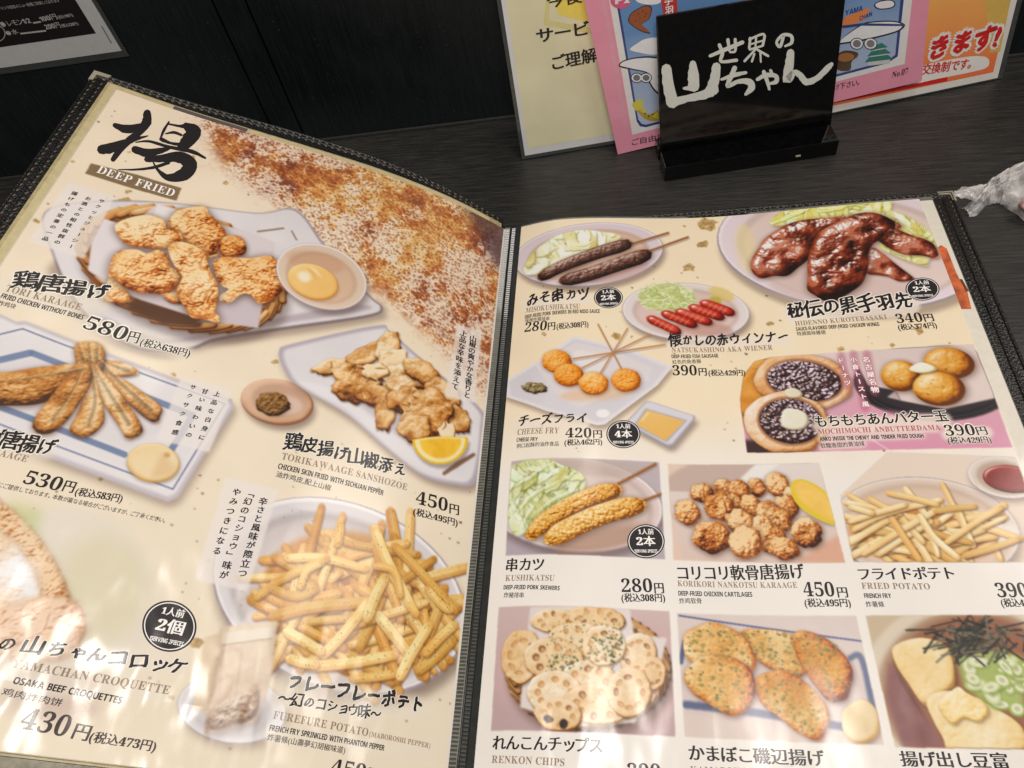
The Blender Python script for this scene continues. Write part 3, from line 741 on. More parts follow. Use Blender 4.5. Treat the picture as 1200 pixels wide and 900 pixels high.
    for (x, y, rx, ry, r) in [(392, 430, 26, 9, -10), (430, 416, 28, 11, -25), (455, 408, 14, 20, 20), (420, 442, 30, 15, 10), (410, 460, 22, 12, 20), (440, 464, 26, 13, 10), (462, 426, 20, 17, 0), (474, 446, 26, 18, 20),
                              (494, 436, 24, 13, 30), (520, 462, 24, 15, 40), (452, 484, 12, 22, 10), (478, 470, 26, 16, 0), (538, 492, 12, 18, -30), (500, 484, 31, 28, -15), (486, 502, 20, 16, 0), (524, 506, 10, 11, 0), (440, 436, 16, 10, 0)]:
        A.lump(ell(x, y, rx, ry, r, 22), SKIN, rnd=.16, up=-.08, kind="hide", amp=1.4, rough=.22, sh=.75, var=.34, gloss=.3, spk=.2, con=1.3)
    for _ in range(26):
        x, y = rr.uniform(385, 530), 0; y = 425 + (x - 385) * .42 + rr.uniform(-20, 22); a = rr.uniform(-1, 1.5); L = rr.uniform(6, 14)
        A.line([(x, y), (x + L * .5 * math.cos(a), y + L * .5 * math.sin(a) + 2), (x + L * math.cos(a + .4), y + L * math.sin(a + .4))], [1.2, 2.4, 1.0], rr.choice([(250, 228, 188), (150, 96, 50), (246, 216, 168)]), 1, .65)
    lem = np.concatenate([[(482, 516)], [(500, 513), (520, 512), (548, 513)], ell(516, 515, 33, 30, 0, 12, 0, 180)])
    A.shadow(lem, 2, 5, 4, .4); A.fill(lem, (240, 200, 70), 1); A.fill([tuple(np.array([515, 520]) + (np.array(p) - [515, 520]) * .9) for p in lem], (252, 240, 190), 1)
    A.fill([tuple(np.array([517, 520]) + (np.array(p) - [517, 520]) * [.74, .72]) for p in lem], (248, 202, 84), 2, tex="med", amp=16)
    A.line([(520, 556), (536, 545), (556, 533)], [4, 6, 4], (110, 72, 48), 2, .8)
    # --- white bowl of fries
    A.shadow(ell(398, 702, 155, 108, 22), 4, 9, 12, .45)
    A.dish(398, 700, 154, 110, 22, (226, 222, 224), (214, 206, 206), .82, sh=.2)
    R_ = random.Random(11)
    def smp(rr, t):
        while True:
            x, y = rr.uniform(310, 540), rr.uniform(612, 800)
            if ((x - 420) / 100) ** 2 + ((y - 708 - (x - 420) * .12) / 74) ** 2 < 1: return x, y
    A.fill(ell(415, 708, 112, 82, 14), (196, 136, 66), 8, 1, tex="med", amp=40)
    fries(A, 120, smp, [0, 20, 150, 60, -60, 100, 170, 40, -40, 80], (60, 115), (9, 13), [(140, 84, 36), (206, 146, 76), (236, 190, 114), (246, 212, 146), (254, 234, 190)], 21, 2.0)
    for p, w_ in [([(318, 724), (370, 712), (440, 706)], 17), ([(336, 655), (380, 655), (430, 668)], 13), ([(300, 702), (330, 680), (384, 655)], 12), ([(438, 618), (455, 660), (488, 722)], 15), ([(462, 640), (490, 668), (534, 718)], 13),
                  ([(378, 770), (404, 742), (434, 704)], 15), ([(442, 720), (466, 750), (486, 775)], 16), ([(360, 782), (410, 778), (464, 768)], 16), ([(412, 796), (440, 794), (466, 790)], 13), ([(468, 796), (482, 768), (504, 732)], 15),
                  ([(490, 788), (512, 770), (532, 750)], 14), ([(498, 768), (516, 748), (534, 732)], 14), ([(335, 740), (356, 752), (378, 765)], 16), ([(400, 616), (396, 640)], 12), ([(430, 728), (440, 700), (452, 676)], 15),
                  ([(318, 690), (348, 700), (372, 690)], 13), ([(352, 690), (360, 670), (378, 660)], 11), ([(338, 772), (350, 776), (372, 780)], 15), ([(440, 664), (462, 670), (470, 700)], 11), ([(500, 690), (520, 712), (530, 716)], 11)]:
        fry(A, p, w_ * .84, seed=int(p[0][0]), pep=2.8, cols=FRY)
    A.flecks(ell(398, 700, 140, 96, 22), 90, PEPPER, 1.3, 9)
    # --- croquette close to the corner, out of focus
    A.fill(ell(70, 705, 118, 112, 0), (236, 230, 218), 16, .85); A.fill(ell(120, 690, 55, 62, 0), (226, 220, 186), 18, .6)
    A.fill([(10, 585), (50, 600), (40, 640), (10, 625)], (196, 208, 140), 10, .5)
    A.lump([(-30, 582), (8, 594), (38, 622), (62, 655), (82, 700), (88, 728), (60, 740), (-30, 742)], [(92, 50, 26), (150, 96, 58), (196, 144, 98), (228, 188, 146), (248, 226, 198)], rnd=.12, kind="kara", amp=1.6, rough=.05, sh=.3, soft=5, var=.12, spk=.3, con=1.1, up=.1)
    A.lump([(-30, 620), (0, 622), (28, 648), (48, 690), (40, 715), (-30, 720)], [(170, 104, 66), (220, 176, 138), (240, 214, 186), (248, 232, 214), (252, 246, 238)], rnd=.16, kind="kara", amp=1.0, rough=.06, sh=.3, soft=5, var=.3, con=1.0, up=.1)
    A.lump([(-30, 720), (10, 712), (60, 700), (95, 712), (98, 745), (70, 775), (-30, 765)], [(110, 66, 46), (170, 118, 88), (212, 166, 136), (236, 202, 176), (250, 230, 212)], rnd=.15, kind="kara", amp=1.5, rough=.06, sh=.3, soft=5, var=.12, spk=.3, con=1.0, up=.12)
    A.fill(ell(60, 820, 60, 26, 10), (206, 186, 176), 14, .6)
    # --- pepper sachet on a saucer
    A.dish(272, 832, 64, 40, 8, (226, 224, 226), (214, 210, 212), .7, sh=.35)
    A.shadow([(258, 736), (326, 728), (300, 846), (240, 862)], 3, 5, 6, .35)
    A.fill([(240, 748), (258, 742), (246, 838), (226, 832)], (226, 206, 178), 2, .85)
    A.fill([(258, 736), (326, 728), (318, 796), (300, 846), (240, 862)], (216, 200, 178), 1.5, 1, (196, 172, 150), tex="knob", amp=16)
    A.fill([(262, 742), (321, 735), (319, 748), (260, 756)], (234, 226, 212), 1.5, .9); A.pline([(260, 757), (319, 749)], 1.2, (168, 150, 132), .8, .8)
    A.lump([(246, 838), (262, 822), (286, 812), (302, 806), (300, 840), (272, 850), (246, 856)], [(70, 50, 44), (120, 92, 76), (156, 124, 100), (186, 156, 128), (220, 198, 172)], rnd=.2, kind="fine", amp=1.1, sh=0, soft=4, var=.3)
    A.pline([(266, 766), (262, 812)], 3, (236, 226, 208), 3, .6); A.pline([(306, 760), (300, 800)], 2.4, (238, 228, 212), 2, .6); A.pline([(284, 764), (276, 820)], 1.6, (172, 150, 130), 2, .5)
    # --- translucent white slips behind the vertical writing
    for p in SLIPS_L: A.fill(p, (246, 240, 236), 2, .78)
    # --- soft pale glow behind the titles
    for p, w_ in [([(10, 335), (122, 356)], 26), ([(0, 345), (98, 370)], 16), ([(96, 380), (222, 414)], 22), ([(325, 560), (475, 568)], 10), ([(332, 800), (494, 832)], 28), ([(322, 820), (446, 840)], 20), ([(312, 862), (504, 880)], 20),
                  ([(-10, 765), (214, 780)], 30), ([(0, 800), (198, 815)], 24), ([(0, 526), (58, 530)], 22), ([(0, 580), (30, 585)], 4)]:
        A.fill(band(dense(p), w_), (244, 236, 222), 7, .62)
    A.fill([(107, 192), (100, 204), (207, 236), (213, 221), (160, 205)], (142, 120, 92), 1, tex="fine", amp=8)
    # thin white cut line along the gutter
    A.a[:, -5:] = (240, 234, 226)
SLIPS_L = [[(80, 214), (135, 231), (99, 304), (33, 284)], [(213, 441), (273, 457), (246, 531), (184, 516)], [(536, 381), (565, 388), (556, 473), (521, 465)], [(265, 560), (327, 575), (290, 694), (228, 680)]]
REG_L = [("printed_food_photo", "printed photo of fried chicken in a round basket on a pale tray", [(40, 262), (62, 292), (99, 304), (122, 240), (200, 234), (300, 245), (350, 242), (388, 283), (440, 345), (456, 364), (430, 382), (225, 420), (120, 398), (130, 352), (95, 330), (75, 335), (52, 300)]),
         ("printed_food_photo", "printed photo of bubbling brown frying oil in the upper corner", [(240, 90), (330, 150), (470, 205), (612, 268), (590, 396), (566, 387), (536, 380), (518, 420), (456, 364), (440, 345), (388, 283), (350, 242), (300, 245), (255, 225), (232, 150)]),
         ("printed_food_photo", "printed photo of small whole fried fish on a blue-banded plate", [(-40, 372), (30, 374), (213, 440), (184, 516), (246, 531), (210, 592), (198, 597), (62, 540), (62, 515), (-40, 500)]),
         ("printed_food_photo", "printed photo of a small dish of brown pepper", ell(325, 473, 47, 31, 10)),
         ("printed_food_photo", "printed photo of fried chicken skin with a lemon wedge", [(322, 410), (345, 399), (442, 377), (462, 388), (521, 436), (521, 465), (556, 473), (566, 480), (566, 572), (534, 575), (490, 562), (455, 535), (405, 492), (348, 460), (330, 438)]),
         ("printed_food_photo", "printed photo of seasoned fries in a white bowl", [(327, 600), (372, 588), (430, 592), (500, 625), (560, 690), (540, 800), (490, 815), (330, 790), (326, 728), (290, 700)]),
         ("printed_food_photo", "printed photo of croquettes cut open beside pale cabbage", [(-60, 590), (60, 598), (140, 610), (175, 640), (180, 700), (165, 740), (-60, 760)]),
         ("printed_food_photo", "printed photo of a pepper sachet leaning on a saucer", [(258, 733), (328, 725), (326, 790), (318, 850), (290, 872), (225, 865), (204, 835), (226, 790)])]

# ------------------------------------------------------------------ right page artwork
MISO = [(26, 14, 12), (58, 32, 24), (88, 52, 40), (128, 86, 70), (214, 184, 170)]
WING = [(30, 12, 8), (72, 26, 16), (112, 44, 28), (146, 66, 44), (196, 118, 90)]
WIEN = [(96, 16, 12), (164, 36, 26), (200, 62, 46), (226, 110, 88), (250, 200, 180)]
CAB = [(168, 180, 110), (208, 216, 150), (228, 234, 180), (240, 242, 206), (252, 252, 236)]
BRD = [(128, 76, 24), (196, 130, 50), (226, 168, 82), (244, 204, 130), (255, 236, 190)]
NAN = [(64, 28, 10), (134, 68, 28), (184, 112, 56), (218, 158, 98), (246, 214, 168)]
ANKO = [(26, 14, 18), (58, 34, 40), (92, 60, 66), (130, 98, 106), (214, 200, 212)]
PLATE = ((226, 208, 208), (222, 202, 202))
def cabbage(A, p, seed, cols=CAB, n=26, wmax=7):
    """torn leaves: overlapping crinkled pieces with pale ribs"""
    pl = smooth_loop(p); A.shadow(pl, 2, 3, 5, .3); A.fill(pl, cols[2], 2, 1, cols[1], tex="med", amp=22)
    rr = random.Random(seed); x0, y0 = pl.min(0); x1, y1 = pl.max(0); c = pl.mean(0); W_ = x1 - x0; H_ = y1 - y0; old = A.clip
    q = A.P(pl); m = blur(raster(q, 0, 0, A.W, A.H), 2); A.clip = m if old is None else m * old
    for _ in range(n * 2):
        x, y = rr.uniform(x0, x1), rr.uniform(y0, y1); a = rr.uniform(0, 180); L = rr.uniform(.10, .26) * W_; b = L * rr.uniform(.18, .42) * max(.5, min(1, 2 * H_ / W_))
        A.lump(ell(x, y, L, b, a, 14), cols, rnd=.14, kind="knob", amp=.7, seed=rr.randrange(999), rough=.25, sh=.28, var=.3)
    for _ in range(n):
        x, y = rr.uniform(x0, x1), rr.uniform(y0, y1); a = rr.uniform(-2.6, .4); L = rr.uniform(.08, .22) * W_; k = rr.uniform(-.5, .5)
        g = [(x, y), (x + L * .5 * math.cos(a + k), y + L * .45 * math.sin(a + k)), (x + L * math.cos(a), y + L * .8 * math.sin(a))]
        A.line(g, [.5, rr.uniform(.9, 2.0), .4], rr.choice([cols[4], cols[4], cols[0], cols[1]]), .9, .6)
    A.clip = old
def stick(A, a, b, w_=2.4, col=(150, 100, 58)):
    A.line([(a[0] + 1, a[1] + 2), (b[0] + 1, b[1] + 2)], w_, (120, 100, 100), 2, .4); A.line([a, b], w_, col, .7); A.line([(a[0], a[1] - w_ * .25), (b[0], b[1] - w_ * .25)], w_ * .3, (214, 170, 120), .7, .8)
def shred(A, cx, cy, rx, ry, n, seed):
    rr = random.Random(seed); A.fill(ell(cx, cy, rx * .86, ry * .8), (196, 208, 140), 4)
    for _ in range(n):
        t, r = rr.uniform(0, 6.28), math.sqrt(rr.random()); x, y = cx + rx * r * math.cos(t) * .9, cy + ry * r * math.sin(t) * .9; a = rr.uniform(-.9, 1.6); L = rr.uniform(5, 12)
        A.line([(x - L * .5 * math.cos(a), y - L * .4 * math.sin(a)), (x + rr.uniform(-2, 2), y + rr.uniform(-2, 2)), (x + L * .5 * math.cos(a), y + L * .4 * math.sin(a))], 1.1, rr.choice([(236, 240, 196), (214, 224, 160), (248, 250, 226), (180, 196, 120)]), .5, .9)
def nori_flecks(A, x0, y0, x1, y1, n, z, seed, cols=((60, 84, 44), (84, 104, 52), (48, 66, 40))):
    A.flecks([(x0, y0), (x1, y0), (x1, y1), (x0, y1)], n, list(cols), z, seed)

def paint_right(A):
    W = PW * S; H = PH * S; sm = np.clip((np.arange(H)[:, None, None] / S - 118) / 40, 0, 1)
    A.a[:] = np.array([254, 239, 212]) * (1 - sm) + np.array([249, 245, 239]) * sm
    A.a += (A.nz("big", 0, 0, W, H)[..., None] - .5) * 8
    gold_flecks(A, [(824, 287, 9), (808, 315, 9), (723, 394, 8), (638, 392, 4), (1078, 388, 7), (986, 410, 5), (903, 380, 5), (830, 263, 12), (1046, 405, 4), (802, 265, 3)], 8)
    specks(A, 610, 262, 1130, 530, 120, 14)
    # --- miso skewers
    A.dish(690, 299, 88, 37, -6, (228, 216, 222), (226, 196, 178), .76, lip=(244, 236, 240))
    A.fill(ell(722, 318, 40, 12, -12), (206, 172, 170), 6, .6)
    cabbage(A, [(614, 320), (622, 300), (650, 278), (680, 270), (705, 272), (728, 277), (712, 290), (690, 306), (660, 318), (632, 322)], 4, [(190, 190, 120), (224, 222, 160), (240, 238, 190), (248, 246, 214), (255, 255, 240)], 40)
    stick(A, (738, 287), (784, 273)); stick(A, (760, 295), (807, 278))
    A.lump(band(dense([(633, 326), (660, 312), (700, 297), (738, 286)]), np.interp(np.linspace(0, 1, 19), [0, .1, .9, 1], [9, 13, 15, 11])), MISO, rnd=.3, kind="crust", amp=.6, gloss=.5, spk=.35, sh=.6, smooth=False)
    A.lump(band(dense([(658, 330), (690, 322), (725, 310), (761, 298)]), np.interp(np.linspace(0, 1, 19), [0, .1, .9, 1], [9, 15, 17, 12])), MISO, rnd=.3, kind="crust", amp=.6, gloss=.5, spk=.35, sh=.6, smooth=False)
    # --- red sausages
    A.dish(804, 366, 75, 34, 3, (234, 226, 226), (226, 204, 196), .78, lip=(248, 242, 244))
    A.fill(ell(846, 345, 16, 7, 20), (230, 206, 120), 4, .7); A.fill(ell(838, 353, 8, 5, 0), (196, 176, 80), 3, .8); A.fill(ell(826, 385, 34, 9, 6), (196, 150, 140), 5, .6)
    shred(A, 782, 349, 38, 19, 230, 3)
    for p in [[(822, 355), (842, 361), (860, 368)], [(809, 360), (828, 366), (848, 373)], [(793, 365), (812, 371), (834, 379)], [(777, 367), (795, 374), (816, 382)], [(760, 373), (778, 381), (797, 390)]]:
        A.lump(band(dense(p, 8), np.interp(np.linspace(0, 1, 17), [0, .12, .88, 1], [6.5, 10, 10, 6.5])), WIEN, rnd=.3, kind="smooth", amp=.2, gloss=.9, sh=.6, smooth=False)
        for t in (.3, .45, .6, .75):
            x = p[0][0] + (p[2][0] - p[0][0]) * t; y = p[0][1] + (p[2][1] - p[0][1]) * t
            A.line([(x - 3.5, y + 2.5), (x + 1.5, y - 3)], 1, (244, 170, 140), .6, .8)
        A.line([(p[0][0] + 6, p[0][1] + 1), (p[2][0] - 8, p[2][1] - 3)], 1, (240, 160, 130), .6, .7)
    # --- glossy dark wings
    cl = [(835, 250), (1083, 231), (1142, 390), (1060, 420), (835, 380)]
    A.dish(1000, 291, 160, 73, 5, (236, 224, 230), (232, 214, 208), .8, sh=.4, lip=(246, 238, 244))
    A.fill(ell(875, 292, 12, 30, -10), (240, 226, 180), 7, .7); A.fill(ell(990, 340, 90, 22, 6), (222, 200, 196), 9, .7)
    cabbage(A, [(905, 264), (915, 250), (960, 240), (1010, 236), (1042, 234), (1044, 246), (1038, 254), (1000, 258), (950, 262)], 9, [(196, 206, 90), (222, 228, 124), (236, 240, 152), (246, 246, 186), (254, 254, 224)], 30)
    cabbage(A, [(1036, 250), (1060, 252), (1090, 272), (1098, 290), (1088, 306), (1084, 312), (1050, 300), (1030, 286)], 12, [(200, 206, 110), (226, 230, 150), (238, 240, 176), (246, 246, 204), (254, 254, 232)], 20)
    cw = lambda L: [(860 + x * .2167, 225 + y * .2167) for x, y in L]
    wings = [[(740, 300), (800, 330), (850, 370), (900, 410), (960, 455), (975, 475), (900, 485), (840, 460), (780, 450), (720, 440), (725, 380)],
        [(90, 395), (110, 345), (140, 300), (165, 260), (240, 205), (310, 170), (400, 150), (520, 140), (610, 135), (560, 190), (500, 215), (440, 260), (420, 330), (400, 370), (350, 410), (290, 455), (220, 455), (150, 470), (110, 445)],
        [(740, 180), (840, 185), (890, 205), (960, 235), (1040, 260), (1085, 290), (1110, 350), (1090, 362), (1020, 345), (930, 340), (850, 310), (790, 270), (750, 240)],
        [(430, 270), (470, 215), (560, 165), (650, 125), (730, 112), (800, 125), (870, 160), (908, 185), (890, 205), (840, 205), (800, 250), (750, 290), (728, 340), (730, 400), (700, 490), (640, 540), (580, 575), (540, 600), (490, 590), (440, 560), (400, 530), (400, 470), (400, 400), (410, 330)]]
    for k_, p in enumerate(wings): A.lump(cw(p), WING, rnd=.2, kind="hide", amp=1.5, seed=k_ * 17 + 5, rough=.0, sh=.75, gloss=1.3, var=.45, spk=.3, con=1.25)
    for g, w_ in [([(560, 330), (620, 260), (700, 200)], 22), ([(600, 215), (660, 190), (720, 180)], 16), ([(220, 330), (280, 270), (360, 250)], 26), ([(450, 470), (470, 400), (520, 340)], 16), ([(880, 250), (960, 275), (1030, 300)], 10)]: A.line(cw(g), [1, w_ * .2167, 1], (246, 196, 170), 4, .42)
    for g, w_ in [([(740, 230), (720, 290), (700, 360)], 30), ([(480, 500), (560, 540), (640, 510)], 24), ([(180, 420), (260, 430), (340, 400)], 20), ([(760, 200), (840, 215), (900, 230)], 14)]: A.line(cw(g), [1, w_ * .2167, 1], (30, 14, 10), 5, .55)
    # --- cheese balls on sticks
    rh = [(672, 394), (745, 412), (789, 430), (771, 452), (709, 498), (700, 499), (640, 482), (592, 465), (590, 448), (640, 418)]
    A.shadow(rh, 2, 5, 7, .45); A.fill(rh, (240, 237, 241), 1); c = np.array([690, 446]); A.fill([tuple(c + (np.array(p) - c) * .93) for p in rh], (226, 223, 230), 3, tex="big", amp=8)
    A.fill([(627, 428), (676, 402), (722, 412), (764, 432), (760, 446), (679, 478), (656, 466)], (236, 230, 232), 1, .95); A.fill([(640, 432), (680, 410), (720, 420), (700, 440), (668, 452)], (246, 242, 242), 3, .7)
    A.fill(ell(700, 462, 44, 8, -4), (236, 190, 140), 6, .5)
    for a, b in [((672, 421), (781, 404)), ((682, 432), (763, 392)), ((704, 438), (736, 385)), ((730, 435), (701, 380))]: stick(A, a, b, 1.6, (196, 140, 84))
    for i, (x, y) in enumerate([(653, 424), (667, 440), (696, 450), (734, 446)]):
        A.lump(ell(x, y, 17.5, 13.5, 5, 24), [(170, 90, 20), (224, 138, 50), (244, 170, 80), (252, 200, 124), (255, 232, 186)], rnd=.28, kind="crumb", amp=.7, seed=i + 3, rough=.05, sh=.5)
    A.lump(ell(627, 455, 15, 6.5, 4), [(60, 52, 30), (96, 86, 56), (130, 116, 80), (166, 150, 112), (220, 210, 190)], rnd=.2, kind="fine", amp=1.4, rough=.2, sh=.15); A.fill(ell(707, 485, 8, 5), (250, 248, 250), 2)
    # --- dipping sauce
    q = [(757, 471), (763, 471), (815, 488), (815, 492), (789, 523), (783, 524), (736, 499), (735, 494)]
    A.shadow(q, 3, 6, 7, .5); A.fill(q, (176, 174, 186), 1.5); c = np.array([775, 497]); A.fill([tuple(c + (np.array(p) - c) * .94 - [0, 1]) for p in q], (228, 226, 234), 1.5)
    A.fill([(757, 479), (806, 493), (782, 519), (743, 499)], (190, 186, 196), 2); A.fill([(759, 481), (803, 494), (780, 517), (746, 498)], (246, 208, 138), 2, 1, (236, 190, 112), tex="big", amp=8); A.line([(760, 484), (752, 494)], 2, (255, 240, 200), 1.5, .7)
    # --- sweet bean panel
    pn = [(872, 440), (885, 424), (905, 419), (1020, 411), (1141, 404), (1162, 455), (1187, 525), (1030, 528), (876, 531), (868, 470)]
    A.setclip(pn, 1); A.fill([(860, 400), (1200, 400), (1200, 540), (860, 540)], (226, 208, 208), 1, 1, (226, 160, 186)); A.fill([(860, 404), (1200, 404), (1200, 440), (860, 440)], (238, 226, 224), 14, .8)
    A.fill([(860, 516), (920, 516), (940, 540), (860, 540)], (66, 44, 44), 5)
    A.fill([(860, 420), (905, 415), (900, 470), (875, 500), (860, 500)], (176, 120, 60), 6)
    A.lump(ell(893, 440, 30, 18, -10), GOLD, rnd=.15, kind="smooth", amp=.2, sh=.3); A.lump(ell(884, 462, 20, 30, 10), GOLD, rnd=.15, kind="smooth", amp=.2, sh=.3)
    BUN = [(170, 112, 66), (220, 168, 116), (236, 196, 154), (246, 218, 186), (254, 240, 220)]
    for (x, y, rx, ry, ax, ay, ar, br) in [(941, 448, 57, 33, 943, 447, 44, 23), (922, 496, 50, 36, 927, 494, 37, 26)]:
        A.lump(ell(x, y, rx, ry, 6), BUN, rnd=.1, kind="knob", amp=.5, rough=.05, sh=.7, var=.25); A.fill(ell(ax, ay, ar + 3, br + 3, 8), (186, 134, 96), 2)
        A.lump(ell(ax, ay, ar, br, 8), ANKO, rnd=.1, kind="crumb", amp=1.8, gloss=1.4, sh=.2, var=.4)
        rr = random.Random(x)
        for _ in range(38):
            t, r = rr.uniform(0, 6.28), math.sqrt(rr.random()) * .88; A.lump(ell(ax + ar * r * math.cos(t), ay + br * r * math.sin(t), rr.uniform(3, 5.5), rr.uniform(2.2, 3.6), rr.uniform(-60, 60), 12), ANKO, rnd=.3, kind="smooth", amp=.1, gloss=1.5, sh=.5, smooth=False)
    A.lump([(918, 482), (928, 479), (944, 484), (948, 494), (942, 503), (926, 504), (916, 498)], [(186, 180, 150), (226, 222, 200), (240, 238, 222), (248, 246, 236), (255, 255, 250)], rnd=.15, kind="smooth", amp=.1, sh=.5); A.lump([(920, 458), (930, 455), (940, 460), (938, 466), (924, 466)], [(186, 180, 150), (226, 222, 200), (240, 238, 222), (248, 246, 236), (255, 255, 250)], rnd=.15, kind="smooth", amp=.1, sh=.4)
    A.fill(ell(1096, 449, 95, 45, 2), (34, 28, 34), 2); A.fill(ell(1096, 444, 88, 40, 2), (52, 46, 52), 2)
    for k_ in (.97, .9): A.line(ell(1096, 449, 95 * k_, 45 * k_, 2, 30, 20, 150), .8, (110, 104, 112), 1, .6)
    A.fill([(1000, 396), (1150, 396), (1180, 450), (1172, 466), (1108, 480), (1056, 470), (1050, 458), (1018, 452), (1006, 430)], (232, 216, 212), 2, tex="big", amp=10); A.fill([(1050, 458), (1056, 470), (1040, 466)], (200, 184, 184), 2)
    A.setclip([(850, 390), (1144, 404), (1164, 455), (1187, 525), (850, 540)], 1)
    for (x, y, rx, ry, r) in [(1056, 441, 23, 18, 8), (1113, 426, 30, 18, 8), (1101, 456, 31, 20, 6)]:
        A.lump(ell(x, y, rx, ry, r), [(110, 58, 14), (184, 112, 38), (222, 158, 70), (240, 194, 114), (253, 232, 184)], rnd=.3, kind="knob", amp=.35, sh=.75, gloss=.5, con=1.35); A.flecks(ell(x, y, rx * .8, ry * .8), 9, [(96, 72, 40), (70, 56, 34)], 1.4, int(x))
    A.lump([(1066, 432), (1076, 426), (1086, 426), (1098, 432), (1094, 436), (1082, 438), (1070, 436)], [(200, 190, 150), (236, 230, 200), (248, 244, 226), (252, 250, 240), (255, 255, 252)], rnd=.2, kind="smooth", amp=.2, sh=.5)
    A.line([(1016, 512), (1046, 530)], 1.5, (250, 224, 232), 1, .7); A.line([(1000, 476), (1040, 486), (1096, 490)], 9, (232, 170, 194), 6, .7)
    A.setclip(None)
    # ---------------- boxed photographs
    def boxed(p, col, col2): A.setclip(p, 1); A.fill(ell(np.mean(p, 0)[0], np.mean(p, 0)[1], 260, 200), col, 1, 1, col2)
    b = BOX["kushi"]; boxed(b, (222, 208, 204), (176, 168, 184))
    A.dish(672, 592, 106, 56, 6, (228, 210, 208), (222, 206, 200), .84, lip=(244, 236, 234)); A.fill(ell(685, 548, 80, 10, 3), (200, 184, 176), 5, .7); A.fill(ell(708, 632, 60, 14, -12), (170, 132, 110), 9, .6)
    cabbage(A, [(596, 610), (594, 560), (612, 542), (640, 538), (660, 546), (682, 556), (685, 574), (668, 592), (645, 604), (622, 620), (606, 628)], 21, [(150, 172, 96), (198, 214, 146), (222, 232, 178), (236, 242, 206), (252, 254, 238)], 60)
    for p in [[(606, 600), (624, 580), (650, 566)], [(600, 570), (620, 560), (640, 545)], [(630, 600), (650, 585), (676, 574)], [(612, 618), (620, 600), (628, 592)]]: A.line(p, [1, 3, 1], (250, 252, 236), 1.5, .8); A.line([(x + 2, y + 3) for x, y in p], [1, 2.5, 1], (150, 178, 96), 2, .6)
    stick(A, (724, 568), (769, 544), 3.2, (146, 92, 52)); stick(A, (755, 587), (782, 577), 3.2, (146, 92, 52))
    A.lump(band(dense([(620, 629), (650, 604), (690, 584), (726, 574)]), np.interp(np.linspace(0, 1, 19), [0, .12, .85, 1], [12, 20, 22, 14])), BRD, rnd=.3, spk=.5, kind="crumb", amp=1.2, rough=.015, sh=.65, smooth=False, seed=3)
    A.lump(band(dense([(642, 634), (676, 616), (716, 600), (754, 592)]), np.interp(np.linspace(0, 1, 19), [0, .12, .85, 1], [14, 25, 25, 15])), BRD, rnd=.3, spk=.5, kind="crumb", amp=1.2, rough=.015, sh=.65, smooth=False, seed=9)
    b = BOX["nan"]; boxed(b, (232, 220, 208), (236, 206, 188))
    A.fill(ell(872, 575, 100, 44, -4), (206, 186, 176), 4); A.fill([(780, 576), (850, 578), (870, 560), (888, 543), (1000, 543), (1010, 620), (940, 662), (800, 655)], (236, 228, 224), 2, 1, (226, 206, 196)); A.fill([(930, 660), (992, 622), (996, 662)], (226, 182, 160), 5); A.fill([(868, 562), (888, 543), (916, 543), (880, 570)], (248, 246, 242), 3, .8)
    rr = random.Random(6); spots = [(823, 578, 14, 11), (850, 573, 14, 10), (866, 574, 13, 11), (887, 572, 12, 10), (911, 568, 15, 13), (806, 601, 16, 14), (843, 594, 18, 16), (881, 593, 15, 11), (900, 600, 14, 13), (922, 595, 15, 14), (868, 612, 18, 14), (912, 610, 17, 15),
             (835, 630, 23, 19), (874, 636, 20, 19), (905, 632, 16, 17), (946, 625, 19, 17), (919, 643, 19, 13), (860, 588, 11, 9), (894, 615, 12, 11), (928, 580, 10, 9)]
    for x, y, rx, ry in sorted(spots, key=lambda q: q[1]): A.lump(ell(x, y, rx, ry, rr.uniform(0, 60), 22), NAN, rnd=.32, kind="kara", amp=1.9, rough=.16, sh=.8, var=.16, spk=.35, up=-.16)
    lm = [(927, 568), (940, 562), (962, 572), (976, 588), (982, 614), (966, 612), (944, 600), (931, 586)]
    A.shadow(lm, 2, 4, 4, .4); A.fill(lm, (232, 206, 80), 1, smooth=True); A.fill([(931, 569), (941, 565), (960, 574), (973, 589), (979, 610), (962, 604), (944, 592), (934, 580)], (246, 208, 120), 2, tex="med", amp=10, smooth=True)
    b = BOX["fries"]; boxed(b, (240, 232, 222), (236, 214, 196))
    A.dish(1085, 622, 112, 62, 6, (228, 212, 200), (226, 204, 186), .84, sh=.4, lip=(238, 228, 216)); A.fill(ell(1165, 625, 30, 14, 0), (246, 240, 232), 6, .8)
    A.dish(1178, 560, 44, 24, 10, (230, 218, 208), (196, 176, 160), .7); A.lump(ell(1185, 562, 33, 16, 8), [(60, 8, 8), (110, 20, 18), (140, 34, 30), (180, 70, 60), (250, 190, 180)], rnd=.1, kind="big", amp=.9, gloss=.8, sh=.1)
    A.fill(ell(1082, 628, 86, 34, 4), (206, 150, 92), 8, 1, tex="med", amp=26)
    def smp(rr, t):
        while True:
            x, y = rr.uniform(995, 1175), rr.uniform(580, 662)
            if ((x - 1080) / 90) ** 2 + ((y - 622 - (x - 1080) * .08) / 38) ** 2 < 1: return x, y
    fc = [(178, 122, 66), (228, 182, 116), (246, 214, 156), (252, 230, 184), (255, 246, 220)]
    fries(A, 58, smp, [-20, -30, 20, 30, 60, 0], (45, 80), (6, 9), fc, 31)
